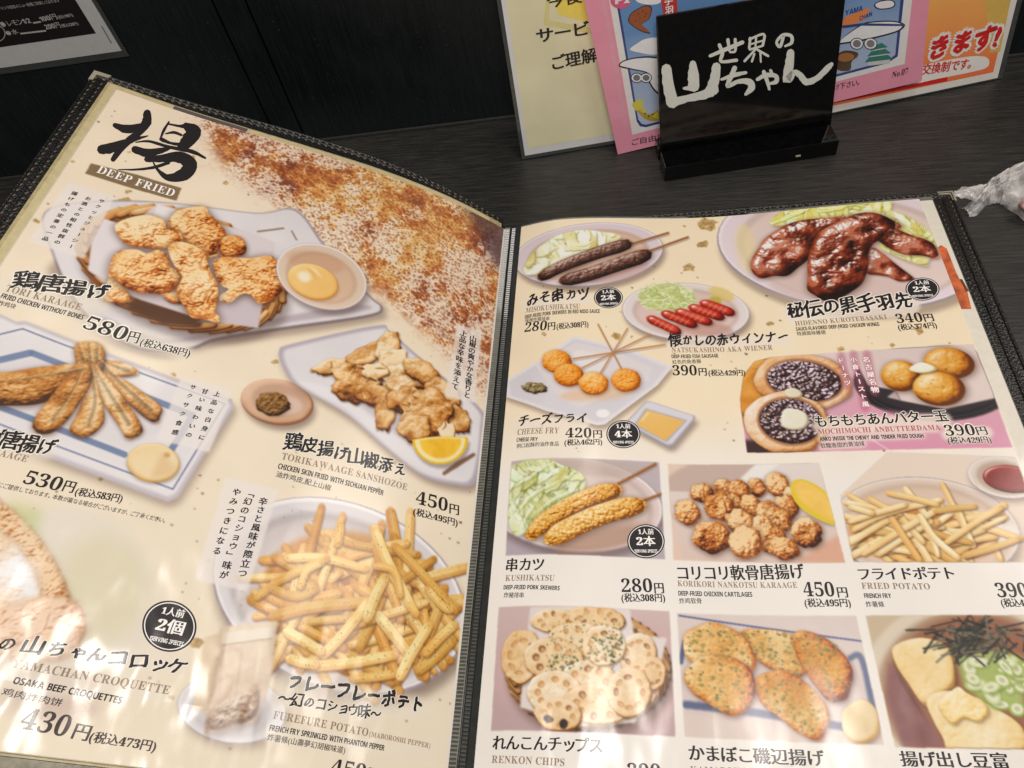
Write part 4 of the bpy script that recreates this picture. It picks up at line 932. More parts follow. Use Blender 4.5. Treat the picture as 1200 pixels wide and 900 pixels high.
    for p, w_ in [([(996, 637), (1030, 616), (1052, 604)], 8), ([(1012, 650), (1060, 620), (1106, 594)], 8), ([(1040, 600), (1060, 630), (1079, 658)], 8), ([(1018, 584), (1040, 596), (1056, 603)], 7), ([(1000, 622), (1040, 602), (1104, 586)], 7), ([(1078, 604), (1095, 630), (1124, 655)], 8),
                  ([(1110, 636), (1145, 612), (1174, 595)], 8), ([(996, 612), (1026, 602), (1062, 592)], 7), ([(1130, 652), (1160, 644), (1194, 632)], 8), ([(1040, 578), (1070, 584), (1100, 592)], 7), ([(1096, 600), (1120, 596), (1144, 594)], 7), ([(996, 594), (1010, 598), (1024, 602)], 7)]:
        fry(A, p, w_, seed=int(p[0][0]), cols=fc)
    b = BOX["renkon"]; boxed(b, (232, 214, 208), (190, 164, 168))
    A.fill(ell(700, 790, 120, 70), (214, 186, 186), 8); A.shadow(ell(690, 790, 98, 72), 3, 6, 8, .5)
    wicker(A, 690, 786, 92, 66, 0, 9, 48, [(70, 44, 20), (150, 104, 60), (198, 152, 100), (224, 184, 136), (244, 218, 180)], 7); A.fill(ell(690, 785, 84, 60), (96, 66, 44), 2, tex="fine", amp=30)
    A.fill([(622, 712), (738, 712), (744, 745), (782, 748), (770, 800), (745, 848), (680, 852), (610, 830), (616, 760)], (234, 226, 224), 2)
    LOT = [(140, 88, 40), (212, 166, 106), (238, 208, 164), (246, 224, 190), (254, 242, 222)]
    lot = [(650, 728, 28, 14, 0), (700, 726, 34, 16, 8), (612, 770, 24, 32, 6), (676, 750, 34, 20, 0), (748, 768, 22, 26, 10), (765, 790, 16, 20, 0), (650, 774, 36, 26, 10), (690, 800, 34, 26, 0), (708, 757, 26, 24, 6), (650, 812, 32, 26, 0), (700, 826, 40, 24, 6), (738, 812, 26, 30, 0), (655, 838, 28, 20, 8)]
    for i, (x, y, rx, ry, r) in enumerate(lot):
        A.lump(ell(x, y, rx, ry, r, 26), LOT, rnd=.08, kind="knob", amp=.6, seed=i * 7, rough=.05, sh=.5, var=.2); A.fill(ell(x, y, rx * .86, ry * .84, r), (240, 214, 174), 3, .5, tex="fine", amp=26)
        rr = random.Random(i)
        for k_ in range(8):
            t = k_ * 45 + rr.uniform(-8, 8); cx_, cy_ = ell(x, y, rx * .6, ry * .6, r, 3, t, t + 1)[0]; A.fill(ell(cx_, cy_, rx * .12, ry * .17, t), (206, 158, 104) if rr.random() < .75 else (150, 98, 58), .8, .9); A.fill(ell(cx_ + 1, cy_ + 1.2, rx * .08, ry * .1, t), (240, 208, 164), 1, .6)
    nori_flecks(A, 640, 726, 736, 786, 150, 2.0, 3); nori_flecks(A, 690, 748, 730, 776, 60, 3, 5); nori_flecks(A, 640, 768, 680, 786, 40, 3, 7); nori_flecks(A, 600, 720, 760, 830, 60, 1.2, 9)
    A.fill(ell(643, 843, 6, 4, 20), (70, 46, 34), 1); A.fill(ell(661, 849, 5, 6, 0), (60, 44, 40), 1)
    b = BOX["kama"]; boxed(b, (226, 216, 214), (230, 214, 204))
    A.line([(796, 722), (890, 736), (1010, 752)], 2, (96, 104, 150), 1); A.fill([(796, 746), (1000, 772), (1030, 850), (1030, 864), (803, 836)], (222, 208, 206), 4, .8)
    A.line([(798, 778), (803, 752)], 6, (96, 108, 144), 1.2); A.line([(802, 826), (900, 838), (1010, 856)], 9, (90, 100, 138), 1.5, .9); A.line([(996, 772), (1010, 772), (1024, 830)], 7, (96, 108, 144), 1.5, .9)
    KM = [(120, 50, 16), (190, 104, 44), (218, 150, 78), (236, 186, 122), (250, 224, 180)]
    for p, sd in [([(868, 742), (896, 738), (926, 744), (944, 762), (948, 784), (936, 794), (906, 786), (880, 766)], 2), ([(930, 744), (952, 742), (978, 756), (996, 778), (1000, 800), (988, 822), (972, 822), (954, 802), (938, 776)], 5), ([(802, 746), (816, 736), (836, 730), (866, 742), (882, 762), (886, 782), (866, 796), (836, 786), (806, 772)], 7),
                  ([(884, 800), (906, 786), (936, 794), (960, 816), (972, 838), (966, 864), (948, 866), (920, 846), (896, 828)], 9), ([(802, 790), (820, 772), (846, 768), (872, 778), (886, 800), (880, 828), (862, 840), (838, 830), (812, 812)], 12)]:
        A.lump(p, KM, rnd=.14, spk=.4, kind="kara", amp=.85, seed=sd, rough=.04, sh=.6, var=.35); c = np.mean(p, 0); pp = [tuple(c + (np.array(q) - c) * .8 - [2, 2]) for q in p]
        A.fill(pp, (226, 186, 112), 5, .5, smooth=True, tex="med", amp=30); A.flecks(p, 30, [(150, 140, 84), (170, 150, 90)], 5, sd + 50); A.flecks(p, 70, [(104, 112, 70), (132, 134, 84), (90, 96, 74)], 2.8, sd)
    A.lump([(988, 836), (1000, 824), (1012, 820), (1026, 830), (1032, 848), (1026, 866), (1006, 872), (990, 860)], MAYO, rnd=.15, kind="smooth", amp=.1, sh=.5); A.fill([(1012, 822), (1028, 834), (1030, 860), (1012, 862)], (228, 204, 164), 5, .5)
    b = BOX["tofu"]; boxed(b, (206, 190, 160), (214, 196, 176))
    A.fill(ell(1135, 805, 125, 105, 0), (226, 214, 196), 3); A.fill(ell(1140, 810, 112, 96, 0), (176, 146, 120), 5); A.fill(ell(1142, 812, 104, 90, 0), (160, 108, 84), 4); A.fill([(1042, 775), (1060, 800), (1110, 880), (1060, 880), (1040, 820)], (150, 106, 106), 4, tex="med", amp=14)
    A.fill([(1046, 772), (1056, 800), (1100, 868)], (96, 56, 40), 3, .6)
    TF = [(190, 148, 84), (230, 198, 134), (242, 216, 160), (248, 230, 190), (254, 244, 222)]
    A.lump([(1048, 758), (1080, 748), (1112, 760), (1120, 800), (1108, 812), (1086, 828), (1064, 800), (1050, 778)], TF, rnd=.12, kind="knob", amp=.3, sh=.6); A.lump([(1086, 822), (1112, 810), (1150, 822), (1196, 850), (1200, 884), (1120, 884), (1104, 862)], TF, rnd=.1, kind="knob", amp=.4, sh=.6, rough=.02)
    A.lump([(1100, 826), (1112, 812), (1124, 806), (1136, 814), (1150, 820), (1160, 836), (1148, 846), (1130, 842), (1118, 850), (1106, 838)], [(200, 160, 80), (236, 206, 130), (248, 224, 160), (252, 236, 190), (255, 248, 224)], rnd=.14, kind="kara", amp=1.0, sh=.5, rough=.06)
    rr = random.Random(3)
    A.fill([(1120, 770), (1160, 762), (1200, 770), (1200, 830), (1165, 832), (1130, 805)], (176, 190, 120), 5)
    for _ in range(34):
        x, y = rr.uniform(1126, 1204), rr.uniform(768, 832)
        if y < 770 + (x - 1120) * .0 or y > 800 + (x - 1120) * .5: continue
        a = rr.uniform(-50, 70); rx, ry = rr.uniform(9, 16), rr.uniform(5, 9); A.fill(ell(x + 1, y + 2, rx, ry, a), (120, 136, 70), 2, .5); A.fill(ell(x, y, rx, ry, a), rr.choice([(196, 208, 140), (214, 222, 170), (168, 190, 104)]), 1); A.fill(ell(x, y, rx * .74, ry * .7, a), (234, 236, 214), 1); A.fill(ell(x, y, rx * .35, ry * .35, a), (200, 204, 160), 1)
    for _ in range(95):
        x, y = rr.gauss(1140, 26), rr.gauss(750, 11); a = rr.choice([-.5, .2, .5, -.1, 1.4, -1.0]) + rr.uniform(-.3, .3); L = rr.uniform(9, 20)
        A.line([(x - L * math.cos(a), y - L * math.sin(a)), (x + L * math.cos(a), y + L * math.sin(a))], rr.uniform(1.6, 3), rr.choice([(66, 66, 54), (48, 50, 44), (96, 94, 80), (38, 40, 38), (126, 122, 106)]), .7, .95)
    A.setclip(None)
    # glow behind dish names printed over pictures
    for p, w_ in [([(924, 370), (1072, 360)], 22), ([(956, 500), (1112, 492)], 15), ([(960, 508), (1100, 503)], 8), ([(961, 516), (1083, 511)], 7), ([(962, 524), (1014, 521)], 8), ([(1108, 509), (1160, 508)], 15), ([(606, 500), (688, 496)], 14), ([(785, 404), (925, 400)], 13), ([(616, 358), (690, 350)], 14)]:
        A.fill(band(dense(p), w_), (250, 240, 228), 4, .8)
    for p, w_ in [([(1016, 414), (1026, 462)], 10), ([(1000, 414), (1015, 480)], 10), ([(986, 416), (994, 455)], 10)]: A.fill(band(dense(p), w_), (190, 110, 134), 4, .55)
BOX = dict(kushi=[(600, 541), (773, 542), (780, 656), (593, 652)], nan=[(783, 544), (960, 543), (991, 660), (790, 657)], fries=[(985, 581), (1040, 530), (1190, 536), (1235, 660), (1001, 659)],
           renkon=[(585, 712), (785, 717), (792, 864), (576, 857)], kama=[(794, 719), (1004, 722), (1037, 874), (803, 864)], tofu=[(1015, 722), (1240, 722), (1290, 880), (1050, 876)])
REG_R = [("printed_food_photo", "printed photo of two dark miso skewers with cabbage", [(600, 300), (625, 262), (700, 255), (760, 262), (812, 272), (812, 282), (782, 300), (770, 325), (700, 338), (600, 336)]),
         ("printed_food_photo", "printed photo of scored red sausages with shredded cabbage", [(728, 352), (745, 338), (800, 328), (868, 340), (882, 368), (870, 392), (810, 404), (750, 396), (730, 380)]),
         ("printed_food_photo", "printed photo of glossy dark chicken wings on cabbage", [(838, 285), (850, 256), (900, 245), (1083, 229), (1130, 372), (1110, 350), (1060, 346), (1052, 362), (925, 366), (860, 330)]),
         ("printed_food_photo", "printed photo of cheese balls on crossed sticks", [(590, 440), (640, 415), (690, 378), (740, 383), (784, 402), (793, 430), (770, 458), (735, 480), (712, 494), (690, 488), (590, 470)]),
         ("printed_food_photo", "printed photo of a square dish of yellow dipping sauce", [(757, 468), (818, 487), (818, 496), (788, 530), (752, 512), (750, 496), (738, 486)]),
         ("printed_food_photo", "printed photo of sweet bean buns and golden dumplings", [(868, 440), (885, 424), (905, 419), (1020, 411), (1141, 404), (1162, 455), (1187, 525), (1030, 528), (876, 531)])] + \
    [("printed_food_photo", l, BOX[k]) for k, l in dict(kushi="printed photo of two breaded cutlets on sticks", nan="printed photo of fried cartilage pieces with lemon", fries="printed photo of plain pale fries with ketchup",
      renkon="printed photo of lotus root crisps in a basket", kama="printed photo of green-flecked fried fish cake slices", tofu="printed photo of fried tofu under dark seaweed strips").items()]

# ------------------------------------------------------------------ words on the two pages
def words_left(pg):
    T = lambda *a, **k: put_text(LEFT, pg, *a, **k); K = lambda *a, **k: put_column(LEFT, pg, *a, **k)
    put_strokes(LEFT, pg, [
        [(538, 588, 22), (590, 606, 42), (650, 598, 36), (702, 578, 18)], [(690, 532, 36), (686, 575, 46), (650, 622, 34), (580, 682, 34), (530, 748, 24)], [(476, 702, 44), (520, 695, 50), (580, 672, 34), (640, 652, 18), (694, 638, 5)],
        [(792, 572, 8), (768, 612, 14), (750, 656, 8)], [(788, 582, 8), (840, 592, 12), (872, 592, 26)], [(872, 592, 34), (908, 618, 72), (884, 656, 66), (856, 688, 50)], [(776, 628, 6), (815, 622, 14), (850, 634, 12)], [(760, 656, 20), (800, 672, 12), (850, 680, 18)],
        [(636, 668, 5), (700, 664, 12), (790, 690, 16), (900, 712, 20), (962, 742, 10)], [(632, 702, 34), (690, 718, 40), (760, 706, 26), (800, 696, 8)], [(688, 748, 26), (760, 744, 36), (840, 738, 54), (892, 772, 66), (862, 818, 62), (790, 834, 32), (742, 800, 14), (718, 762, 6)], [(556, 796, 4), (640, 796, 10), (720, 786, 14), (790, 764, 16)]],
        INK["black"], "brush_heading")["label"] = "large black brush-written heading character"
    T("DEEP FRIED", (112, 202), (203, 231), 10, "serif", "white", "banner_line")
    K("サクッとジューシー", (119, 236), (83, 289), 6.5, "kaib"); K("お酒との相性抜群の", (103, 233), (67, 284), 6.5, "kaib"); K("揚げもの定番の一品", (87, 227), (53, 280), 6.5, "kaib")
    T("鶏唐揚げ", (11, 335), (123, 354), 20, "brush", name="dish_name", halo=.05); T("TORI KARAAGE", (5, 341), (94, 364), 9, "thin", "brown", "dish_name_latin")
    T("FRIED CHICKEN WITHOUT BONES", (0, 349), (97, 375), 6.2, "cond", name="description"); T("无骨炸鸡块", (-18, 355), (17, 363), 6.5, "sans", "grey", "description")
    T("580", (95, 384), (146, 400), 17, "serif", name="price", halo=.05); T("円", (146, 401), (161, 404), 14, "mincho", name="price", halo=.05); T("(税込638円)", (162, 405.5), (221, 420), 10, "mincho", name="price_with_tax", halo=.05)
    T("のから揚げ", (-62, 510), (-4, 524), 20, "brush", name="dish_name"); T("唐揚げ", (-4, 525), (58, 536), 20, "brush", name="dish_name", halo=.05); T("KARAAGE", (-28, 528), (31, 542), 8.5, "thin", "brown", "dish_name_latin")
    T("530", (25, 566), (70, 576), 17, "serif", name="price"); T("円", (70, 576), (85, 579), 14, "mincho", name="price"); T("(税込583円)", (86, 581), (142, 590), 10, "mincho", name="price_with_tax")
    T("にご提供しております。本数が異なる場合がございますが、ご了承ください。", (-4, 571), (195, 614), 6, "sans", "grey", "small_print")
    K("上品な白身に", (254, 462), (236, 513), 7, "kaib"); K("甘い味わいの", (240, 459), (221, 510), 7, "kaib"); K("サクサク食感", (226, 454), (205, 507), 7, "kaib")
    T("鶏皮揚げ山椒添え", (331, 525), (474, 562), 18, "brush", name="dish_name", halo=.04); T("TORIKAWAAGE SANSHOZOE", (329, 538), (477, 575), 8.5, "thin", "brown", "dish_name_latin")
    T("CHICKEN SKIN FRIED WITH SICHUAN PEPPER", (325, 549), (449, 581), 6.5, "cond", name="description"); T("油炸鸡皮,配上山椒", (322, 559), (387, 576), 7, "sans", "grey", "description")
    T("450", (486, 590), (525, 600), 16, "serif", name="price"); T("円", (525, 602), (538, 605), 12, "mincho", name="price"); T("(税込495円)", (483, 604), (536, 618), 9, "mincho", name="price_with_tax")
    K("山椒の爽やかな香りと", (554, 397), (547, 463), 7, "kaib"); K("上品な辛味を添えて", (543, 391), (533, 453), 7, "kaib")
    K("辛さと風味が際立つ", (308, 588), (284, 672), 9.5, "kaib"); K("「幻のコショウ」味が", (293, 578), (262, 674), 9.5, "kaib"); K("やみつきになる", (277, 577), (254, 646), 9.5, "kaib")
    T("フレーフレーポテト", (332, 808), (494, 838), 20, "fat", name="dish_name", halo=.04); T("～幻のコショウ味～", (323, 825), (445, 846), 15, "brush", name="dish_name", halo=.04)
    T("FUREFURE POTATO", (319, 842), (431, 863), 10, "thin", "brown", "dish_name_latin"); T("(MABOROSHI PEPPER)", (432, 863), (504, 877), 6.5, "thin", "brown", "dish_name_latin")
    T("FRENCH FRY SPRINKLED WITH PHANTOM PEPPER", (315, 856), (450, 880), 7, "cond", name="description"); T("炸薯條(山壽夢幻胡椒味道)", (312, 868), (404, 884), 8, "sans", "grey", "description")
    T("450", (386, 906), (428, 913), 18, "serif", name="price"); T("円", (428, 913), (442, 916), 14, "mincho", name="price")
    T("山ちゃんコロッケ", (20, 766), (215, 793), 20, "brush", name="dish_name", halo=.04); T("の", (-6, 762), (12, 765), 16, "brush", name="dish_name"); T("YAMACHAN CROQUETTE", (12, 782), (198, 814), 11, "thin", "brown", "dish_name_latin")
    T("OSAKA BEEF CROQUETTES", (14, 801), (142, 825), 8.5, "cond", name="description"); T("鸡肉炸肉饼", (0, 815), (71, 829), 9, "sans", "grey", "description")
    T("430", (20, 853), (78, 864), 26, "serif", "grey", "price"); T("円", (80, 866), (102, 870), 19, "mincho", "grey", "price"); T("(税込473円)", (102, 870), (181, 882), 13, "mincho", "grey", "price_with_tax")
    BS[:] = [11, .22]; badge(LEFT, pg, (198.5, 734), 32, 30, ("1人前", "2個", "1SERVING 2PIECES"), 12)
def words_right(pg):
    T = lambda *a, **k: put_text(RIGHT, pg, *a, **k); K = lambda *a, **k: put_column(RIGHT, pg, *a, **k)
    T("みそ串カツ", (616, 361), (691, 353), 14, "brush", name="dish_name"); T("MISOKUSHIKATSU", (616, 367), (680, 362), 6, "thin", "brown", "dish_name_latin"); T("DEEP-FRIED PORK SKEWERS IN RED MISO SAUCE", (615, 374), (703, 367), 4.2, "cond", name="description")
    T("味噌炸猪排串", (615, 379), (644, 376), 4.5, "sans", "grey", "description"); T("280", (614, 389.5), (641, 387), 11, "serif", name="price"); T("円", (641, 388), (651, 387), 9, "mincho", name="price"); T("(税込308円)", (652, 387), (690, 384), 7, "mincho", name="price_with_tax")
    BS[:] = [-3, -.05]; badge(RIGHT, pg, (713, 349), 17, 12.5, ("1人前", "2本", "1SERVING 2PIECES"))
    T("懐かしの赤ウインナー", (784, 406), (925, 402), 13, "brush", name="dish_name"); T("NATSUKASHINO AKA WIENER", (787, 413), (906, 410), 6, "thin", "brown", "dish_name_latin"); T("DEEP-FRIED FISH SAUSAGE", (787, 420), (842, 419), 4.2, "cond", name="description"); T("紅色的魚香腸", (788, 427), (822, 426), 4.5, "sans", "grey", "description")
    T("390", (788, 440), (818, 440), 12, "serif", name="price"); T("円", (818, 441), (829, 441), 9, "mincho", name="price"); T("(税込429円)", (830, 441), (874, 441), 7, "mincho", name="price_with_tax")
    T("秘伝の黒手羽先", (923, 374), (1072, 362), 17, "brush", name="dish_name", halo=.05); T("HIDENNO KUROTEBASAKI", (932, 382), (1040, 374), 5.5, "thin", "brown", "dish_name_latin"); T("SAUCE-FLAVORED DEEP-FRIED CHICKEN WINGS", (933, 388), (1031, 382), 4.2, "cond", name="description"); T("特調風味雞翅", (934, 394), (968, 392), 4.5, "sans", "grey", "description")
    T("340", (1051, 379), (1083, 377), 11, "serif", name="price"); T("円", (1083, 378), (1096, 377), 9, "mincho", name="price"); T("(税込374円)", (1053, 388), (1099, 385), 7, "mincho", name="price_with_tax")
    badge(RIGHT, pg, (1081, 339), 20, 13.5, ("1人前", "2本", "1SERVING 2PIECES"))
    T("チーズフライ", (606, 501), (688, 498), 12, "brush", name="dish_name"); T("CHEESE FRY", (606, 510), (655, 508), 7, "thin", "brown", "dish_name_latin"); T("CHEESE FRY", (605, 518), (630, 517), 4.5, "cond", name="description"); T("例口起酥的油炸食品", (605, 526), (655, 523), 5, "sans", "grey", "description")
    T("420", (662, 513), (694, 513), 11.5, "serif", name="price"); T("円", (694, 514), (706, 514), 9, "mincho", name="price"); T("(税込462円)", (661, 523), (706, 522), 7, "mincho", name="price_with_tax"); BS[:] = [0, 0]; badge(RIGHT, pg, (730.5, 509), 20, 16.5, ("1人前", "4本", "1SERVING 4PIECES"))
    T("もちもちあんバター玉", (955, 502), (1113, 495), 13, "bolds", name="dish_name", halo=.05); T("MOCHIMOCHI ANBUTTERDAMA", (959, 509), (1103, 504), 6.3, "thin", "red", "dish_name_latin"); T("ANKO INSIDE THE CHEWY AND TENDER FRIED DOUGH", (961, 517), (1083, 513), 4.6, "cond", name="description"); T("软糯香甜的黄油球", (962, 526), (1014, 523), 5.5, "sans", "grey", "description")
    T("390", (1108, 511), (1145, 510), 13, "serif", name="price", halo=.05); T("円", (1145, 511), (1159, 510), 10, "mincho", name="price", halo=.05); T("(税込429円)", (1111, 521), (1163, 520), 8, "mincho", name="price_with_tax", halo=.05)
    K("名古屋名物", (1015, 422), (1025, 457), 8.5, "bolds", "white", halo=.06); K("小倉トースト風", (1000, 422), (1014, 474), 7.5, "bolds", "white", halo=.06); K("ドーナツ", (985, 423), (993, 449), 7.5, "bolds", "white", halo=.06)
    T("串カツ", (591, 671), (637, 670), 14.5, "mincho", name="dish_name"); T("KUSHIKATSU", (592, 681), (650, 681), 7, "thin", "brown", "dish_name_latin"); T("DEEP-FRIED PORK SKEWERS", (590, 691), (656, 692), 5, "cond", name="description"); T("炸豬排串", (590, 701), (614, 701), 6, "sans", "grey", "description")
    T("280", (728, 694), (766, 694), 16, "serif", name="price"); T("円", (766, 696), (779, 696), 12, "mincho", name="price"); T("(税込308円)", (728, 706), (780, 706), 9.5, "mincho", name="price_with_tax"); badge(RIGHT, pg, (757, 634.5), 22, 20, ("1人前", "2本", "1SERVING 2PIECES"))
    T("コリコリ軟骨唐揚げ", (792, 681), (943, 679), 16.5, "mincho", name="dish_name"); T("KORIKORI NANKOTSU KARAAGE", (794, 687), (935, 689), 7, "thin", "brown", "dish_name_latin"); T("DEEP-FRIED CHICKEN CARTILAGES", (795, 698), (882, 699.5), 5.5, "cond", name="description"); T("炸鸡软骨", (796, 708), (823, 708), 6.5, "sans", "grey", "description")
    T("450", (942, 699), (980, 699), 17, "serif", name="price"); T("円", (981, 701), (995, 701), 12, "mincho", name="price"); T("(税込495円)", (943, 712), (998, 712), 9.5, "mincho", name="price_with_tax")
    T("フライドポテト", (1005, 681), (1121, 680), 14, "mincho", name="dish_name"); T("FRIED POTATO", (1010, 690), (1091, 691), 7.5, "thin", "brown", "dish_name_latin"); T("FRENCH FRY", (1013, 701), (1045, 701), 5.5, "cond", name="description"); T("炸薯條", (1015, 712), (1037, 712), 6.5, "sans", "grey", "description")
    T("390", (1169, 700), (1208, 700), 17, "serif", name="price"); T("(税込429円)", (1174, 712), (1226, 712), 9.5, "mincho", name="price_with_tax")
    T("れんこんチップス", (576, 880), (706, 884), 16.5, "mincho", name="dish_name"); T("RENKON CHIPS", (576, 894), (662, 898), 9, "thin", "brown", "dish_name_latin"); T("290", (735, 912), (776, 913), 18, "serif", name="price")
    T("かまぼこ磯辺揚げ", (806, 892), (966, 899), 17.5, "mincho", name="dish_name"); T("KAMABOKO ISOBEAGE", (809, 906), (940, 910), 8.5, "thin", "brown", "dish_name_latin")
    T("揚げ出し豆富", (1056, 899), (1185, 902), 17, "mincho", name="dish_name")

# ------------------------------------------------------------------ table and wall
def on_z(p, z=0.0):
    d = rays(p); t = (z - CAM[2]) / d[:, 2]; return CAM + d * t[:, None]
def wood(name, dark, light, stretch, rough=0.5, bstr=0.25, scale=60):
    m, nt, b = new_mat(name)
    n1 = noise(nt, scale, 6, .65, stretch=stretch); n2 = noise(nt, 9, 3, .5, stretch=(1, 1, 1))
    mx = node(nt, "ShaderNodeMath", operation="MULTIPLY_ADD"); nt.links.new(n2.outputs["Fac"], mx.inputs[0]); mx.inputs[1].default_value = 0.35; nt.links.new(n1.outputs["Fac"], mx.inputs[2])
    r = ramp(nt, mx.outputs[0], [(0.50, lin(dark)), (0.66, lin([(a + b_) / 2 for a, b_ in zip(dark, light)])), (0.88, lin(light))])
    nt.links.new(r.outputs[0], b.inputs["Base Color"]); b.inputs["Roughness"].default_value = rough
    d = noise(nt, 900, 2, .5); dr = ramp(nt, d.outputs["Fac"], [(.71, (0, 0, 0)), (.80, (.09, .09, .085))])          # dust
    sm = noise(nt, 14, 4, .6); rr_ = ramp(nt, sm.outputs["Fac"], [(.35, (rough - .14,) * 3), (.7, (rough + .12,) * 3)]); nt.links.new(rr_.outputs[0], b.inputs["Roughness"])
    ad = node(nt, "ShaderNodeMix", data_type="RGBA", blend_type="ADD"); ad.inputs["Factor"].default_value = 1; nt.links.new(r.outputs[0], ad.inputs[6]); nt.links.new(dr.outputs[0], ad.inputs[7]); nt.links.new(ad.outputs[2], b.inputs["Base Color"])
    nt.links.new(bump(nt, n1.outputs["Fac"], bstr, 0.0004).outputs[0], b.inputs["Normal"]); return m
TABLE_M = wood("black_stained_table_wood", (13, 13, 12), (58, 56, 53), (1.4, 26, 1), .55, .3, 34)
WALL_M = wood("black_green_wall_wood", (4, 10, 11), (22, 30, 30), (22, 22, 1.2), .5, .25, 34)
WYAW = math.radians(3.27); W0 = on_z((600, 137))[0]
WALL = PlaneSurf(W0, WYAW, 0.0)
def slab(V8, name, mat, parent=None, bevel=0.0, **tags):
    F = [(0, 3, 2, 1), (4, 5, 6, 7), (0, 1, 5, 4), (1, 2, 6, 5), (2, 3, 7, 6), (3, 0, 4, 7)]
    o = mesh_obj(name, V8, F, mat, parent, **tags)
    if bevel:
        md = o.modifiers.new("bevel", "BEVEL"); md.width = bevel * MM; md.segments = 2
    return o
def prism(surf_pos, s0, s1, t0, t1, d0, d1):
    """box in sheet coordinates (x, y, distance off the sheet)"""
    return np.array([surf_pos((x, y), d)[0] for d in (d0, d1) for x, y in ((s0, t0), (s1, t0), (s1, t1), (s0, t1))])
tb = [WALL.pos((x, 0), 0)[0] for x in (-700, 700)]
table = empty("table", (0, 0, 0), label="black stained wooden table with fine streaked grain under the open menu", category="table")
V = [(-700, -420, -28), (700, -420, -28), tb[1] + [0, 0, -28], tb[0] + [0, 0, -28], (-700, -420, 0), (700, -420, 0), tb[1], tb[0]]
slab(V, "table_top", TABLE_M, table, 1.2)
mesh_obj("back_strip", [WALL.pos((x, y), d)[0] for d in (0.3, 2.2) for x, y in ((-700, 0.3), (700, 0.3), (700, 1.6), (-700, 1.6))],
         [(0, 3, 2, 1), (4, 5, 6, 7), (0, 1, 5, 4), (1, 2, 6, 5), (2, 3, 7, 6), (3, 0, 4, 7)], simple("dark_caulk", (46, 46, 44), .6), table)
wall = empty("wall", tuple(W0), label="near-black wooden wall of upright boards behind the table", category="wall")
gro = [WALL.loc([p])[0][0] for p in ((312, 137), (352, 150))]
edges = [-700, -420, gro[0], gro[1], 16, 250, 272, 520, 700]
for a, b in zip(edges[:-1], edges[1:]):
    adopt(slab(prism(WALL.pos, a + .55, b - .55, -60, 420, -12, 0), "wall_board", WALL_M, None, .5), wall)
adopt(slab(prism(WALL.pos, -700, 700, -60, 420, -20, -12.5), "wall_backing", simple("dark_gap", (22, 10, 8), .8), None), wall)

# ------------------------------------------------------------------ laminated drinks card on the wall
WHITE_M = simple("white_card_paper", (196, 196, 194), .45, vary=.03, coat=.6)
FILM_M = simple("clear_laminate_rim", (66, 70, 68), .22, vary=.1, coat=1.0)
CARDK_M = simple("card_black_print", (24, 18, 22), .4, coat=.7)
CARDW_M = simple("card_white_print", (180, 176, 174), .5)
card = empty("drinks_card", tuple(WALL.pos((-262, 90), 1)[0]), label="laminated card with a black panel of white prices on the wall", category="card")
adopt(slab(prism(WALL.pos, -380, -221.3, 72.5, 190, .3, .9), "laminate_rim", FILM_M, None, .25), card)
adopt(slab(prism(WALL.pos, -376, -223.8, 76.6, 186, .95, 1.25), "card_sheet", WHITE_M, None), card)
adopt(mesh_obj("black_panel", WALL.pos([(-372, 88.6), (-232.6, 88.6), (-232.6, 180), (-372, 180)], 1.3), [(0, 1, 2, 3)], CARDK_M), card)
for t, a, b, h in [("●レモン1/2", (4, 31), (39, 26), 7), ("100円", (50, 25), (70, 21), 7), ("(税込110円)", (70, 21), (88, 18), 4), ("●水", (10, 41), (24, 38), 6), ("200円", (56, 34), (74, 31), 7), ("(税込220円)", (74, 31), (94, 28), 4), ("ドリンク追加メニュー各種ご用意しております", (0, 11), (72, 1), 4)]:
    adopt(put_text(WALL, None, t, a, b, h, "sans", "white", "card_line", lift=1.25, mat=CARDW_M), card)
for a, b in [((40, 25.5), (49, 24)), ((25, 38), (55, 34.5))]:
    V = WALL.loc([a, b]); d = np.array([0, .45])
    adopt(mesh_obj("dotted_leader", WALL.pos(np.array([V[0] - d, V[1] - d, V[1] + d, V[0] + d]), 1.42), [(0, 1, 2, 3)], CARDW_M), card)
ringV = WALL.loc(np.concatenate([ell(-2, 38, 9.5, 9.5, 0, 32), ell(-2, 38, 8.6, 8.6, 0, 32)]))
adopt(mesh_obj("circle_mark", WALL.pos(ringV, 1.42), [(i, (i + 1) % 32, 32 + (i + 1) % 32, 32 + i) for i in range(32)], CARDW_M), card)
adopt(put_poly(WALL, None, [(119, 29), (120.5, 29), (132, 49), (131, 50)], simple("crease_grey", (120, 120, 120), .4), "laminate_crease", 1.3), card)

# ------------------------------------------------------------------ black sign stand
def black_gloss(name, rough=.06):
    m, nt, b = new_mat(name); n = noise(nt, 260, 4, .6)
    r = ramp(nt, n.outputs["Fac"], [(.35, (.0015, .0015, .002)), (.75, (.004, .004, .004))]); nt.links.new(r.outputs[0], b.inputs["Base Color"])
    b.inputs["Roughness"].default_value = rough; r2 = ramp(nt, noise(nt, 900, 3, .7).outputs["Fac"], [(.66, (rough,) * 3), (.74, (.25,) * 3)]); nt.links.new(r2.outputs[0], b.inputs["Roughness"])
    b.inputs["Specular IOR Level"].default_value = .5; return m
ACR = black_gloss("black_acrylic")
fp = on_z([(779, 213), (983, 181)]); syaw = math.atan2(fp[1][1] - fp[0][1], fp[1][0] - fp[0][0])
sb = np.array([-math.sin(syaw), math.cos(syaw), 0])
BASE = PlaneSurf(fp[0], syaw, 0.0); SL = math.radians(15)
PLATE_S = PlaneSurf(fp[0] + sb * 16 + [0, 0, .5], syaw, SL)
stand = empty("sign_stand", tuple(fp[0] + sb * 20), label="black glossy sign stand with white brush lettering in front of the pink sheet", category="sign stand")
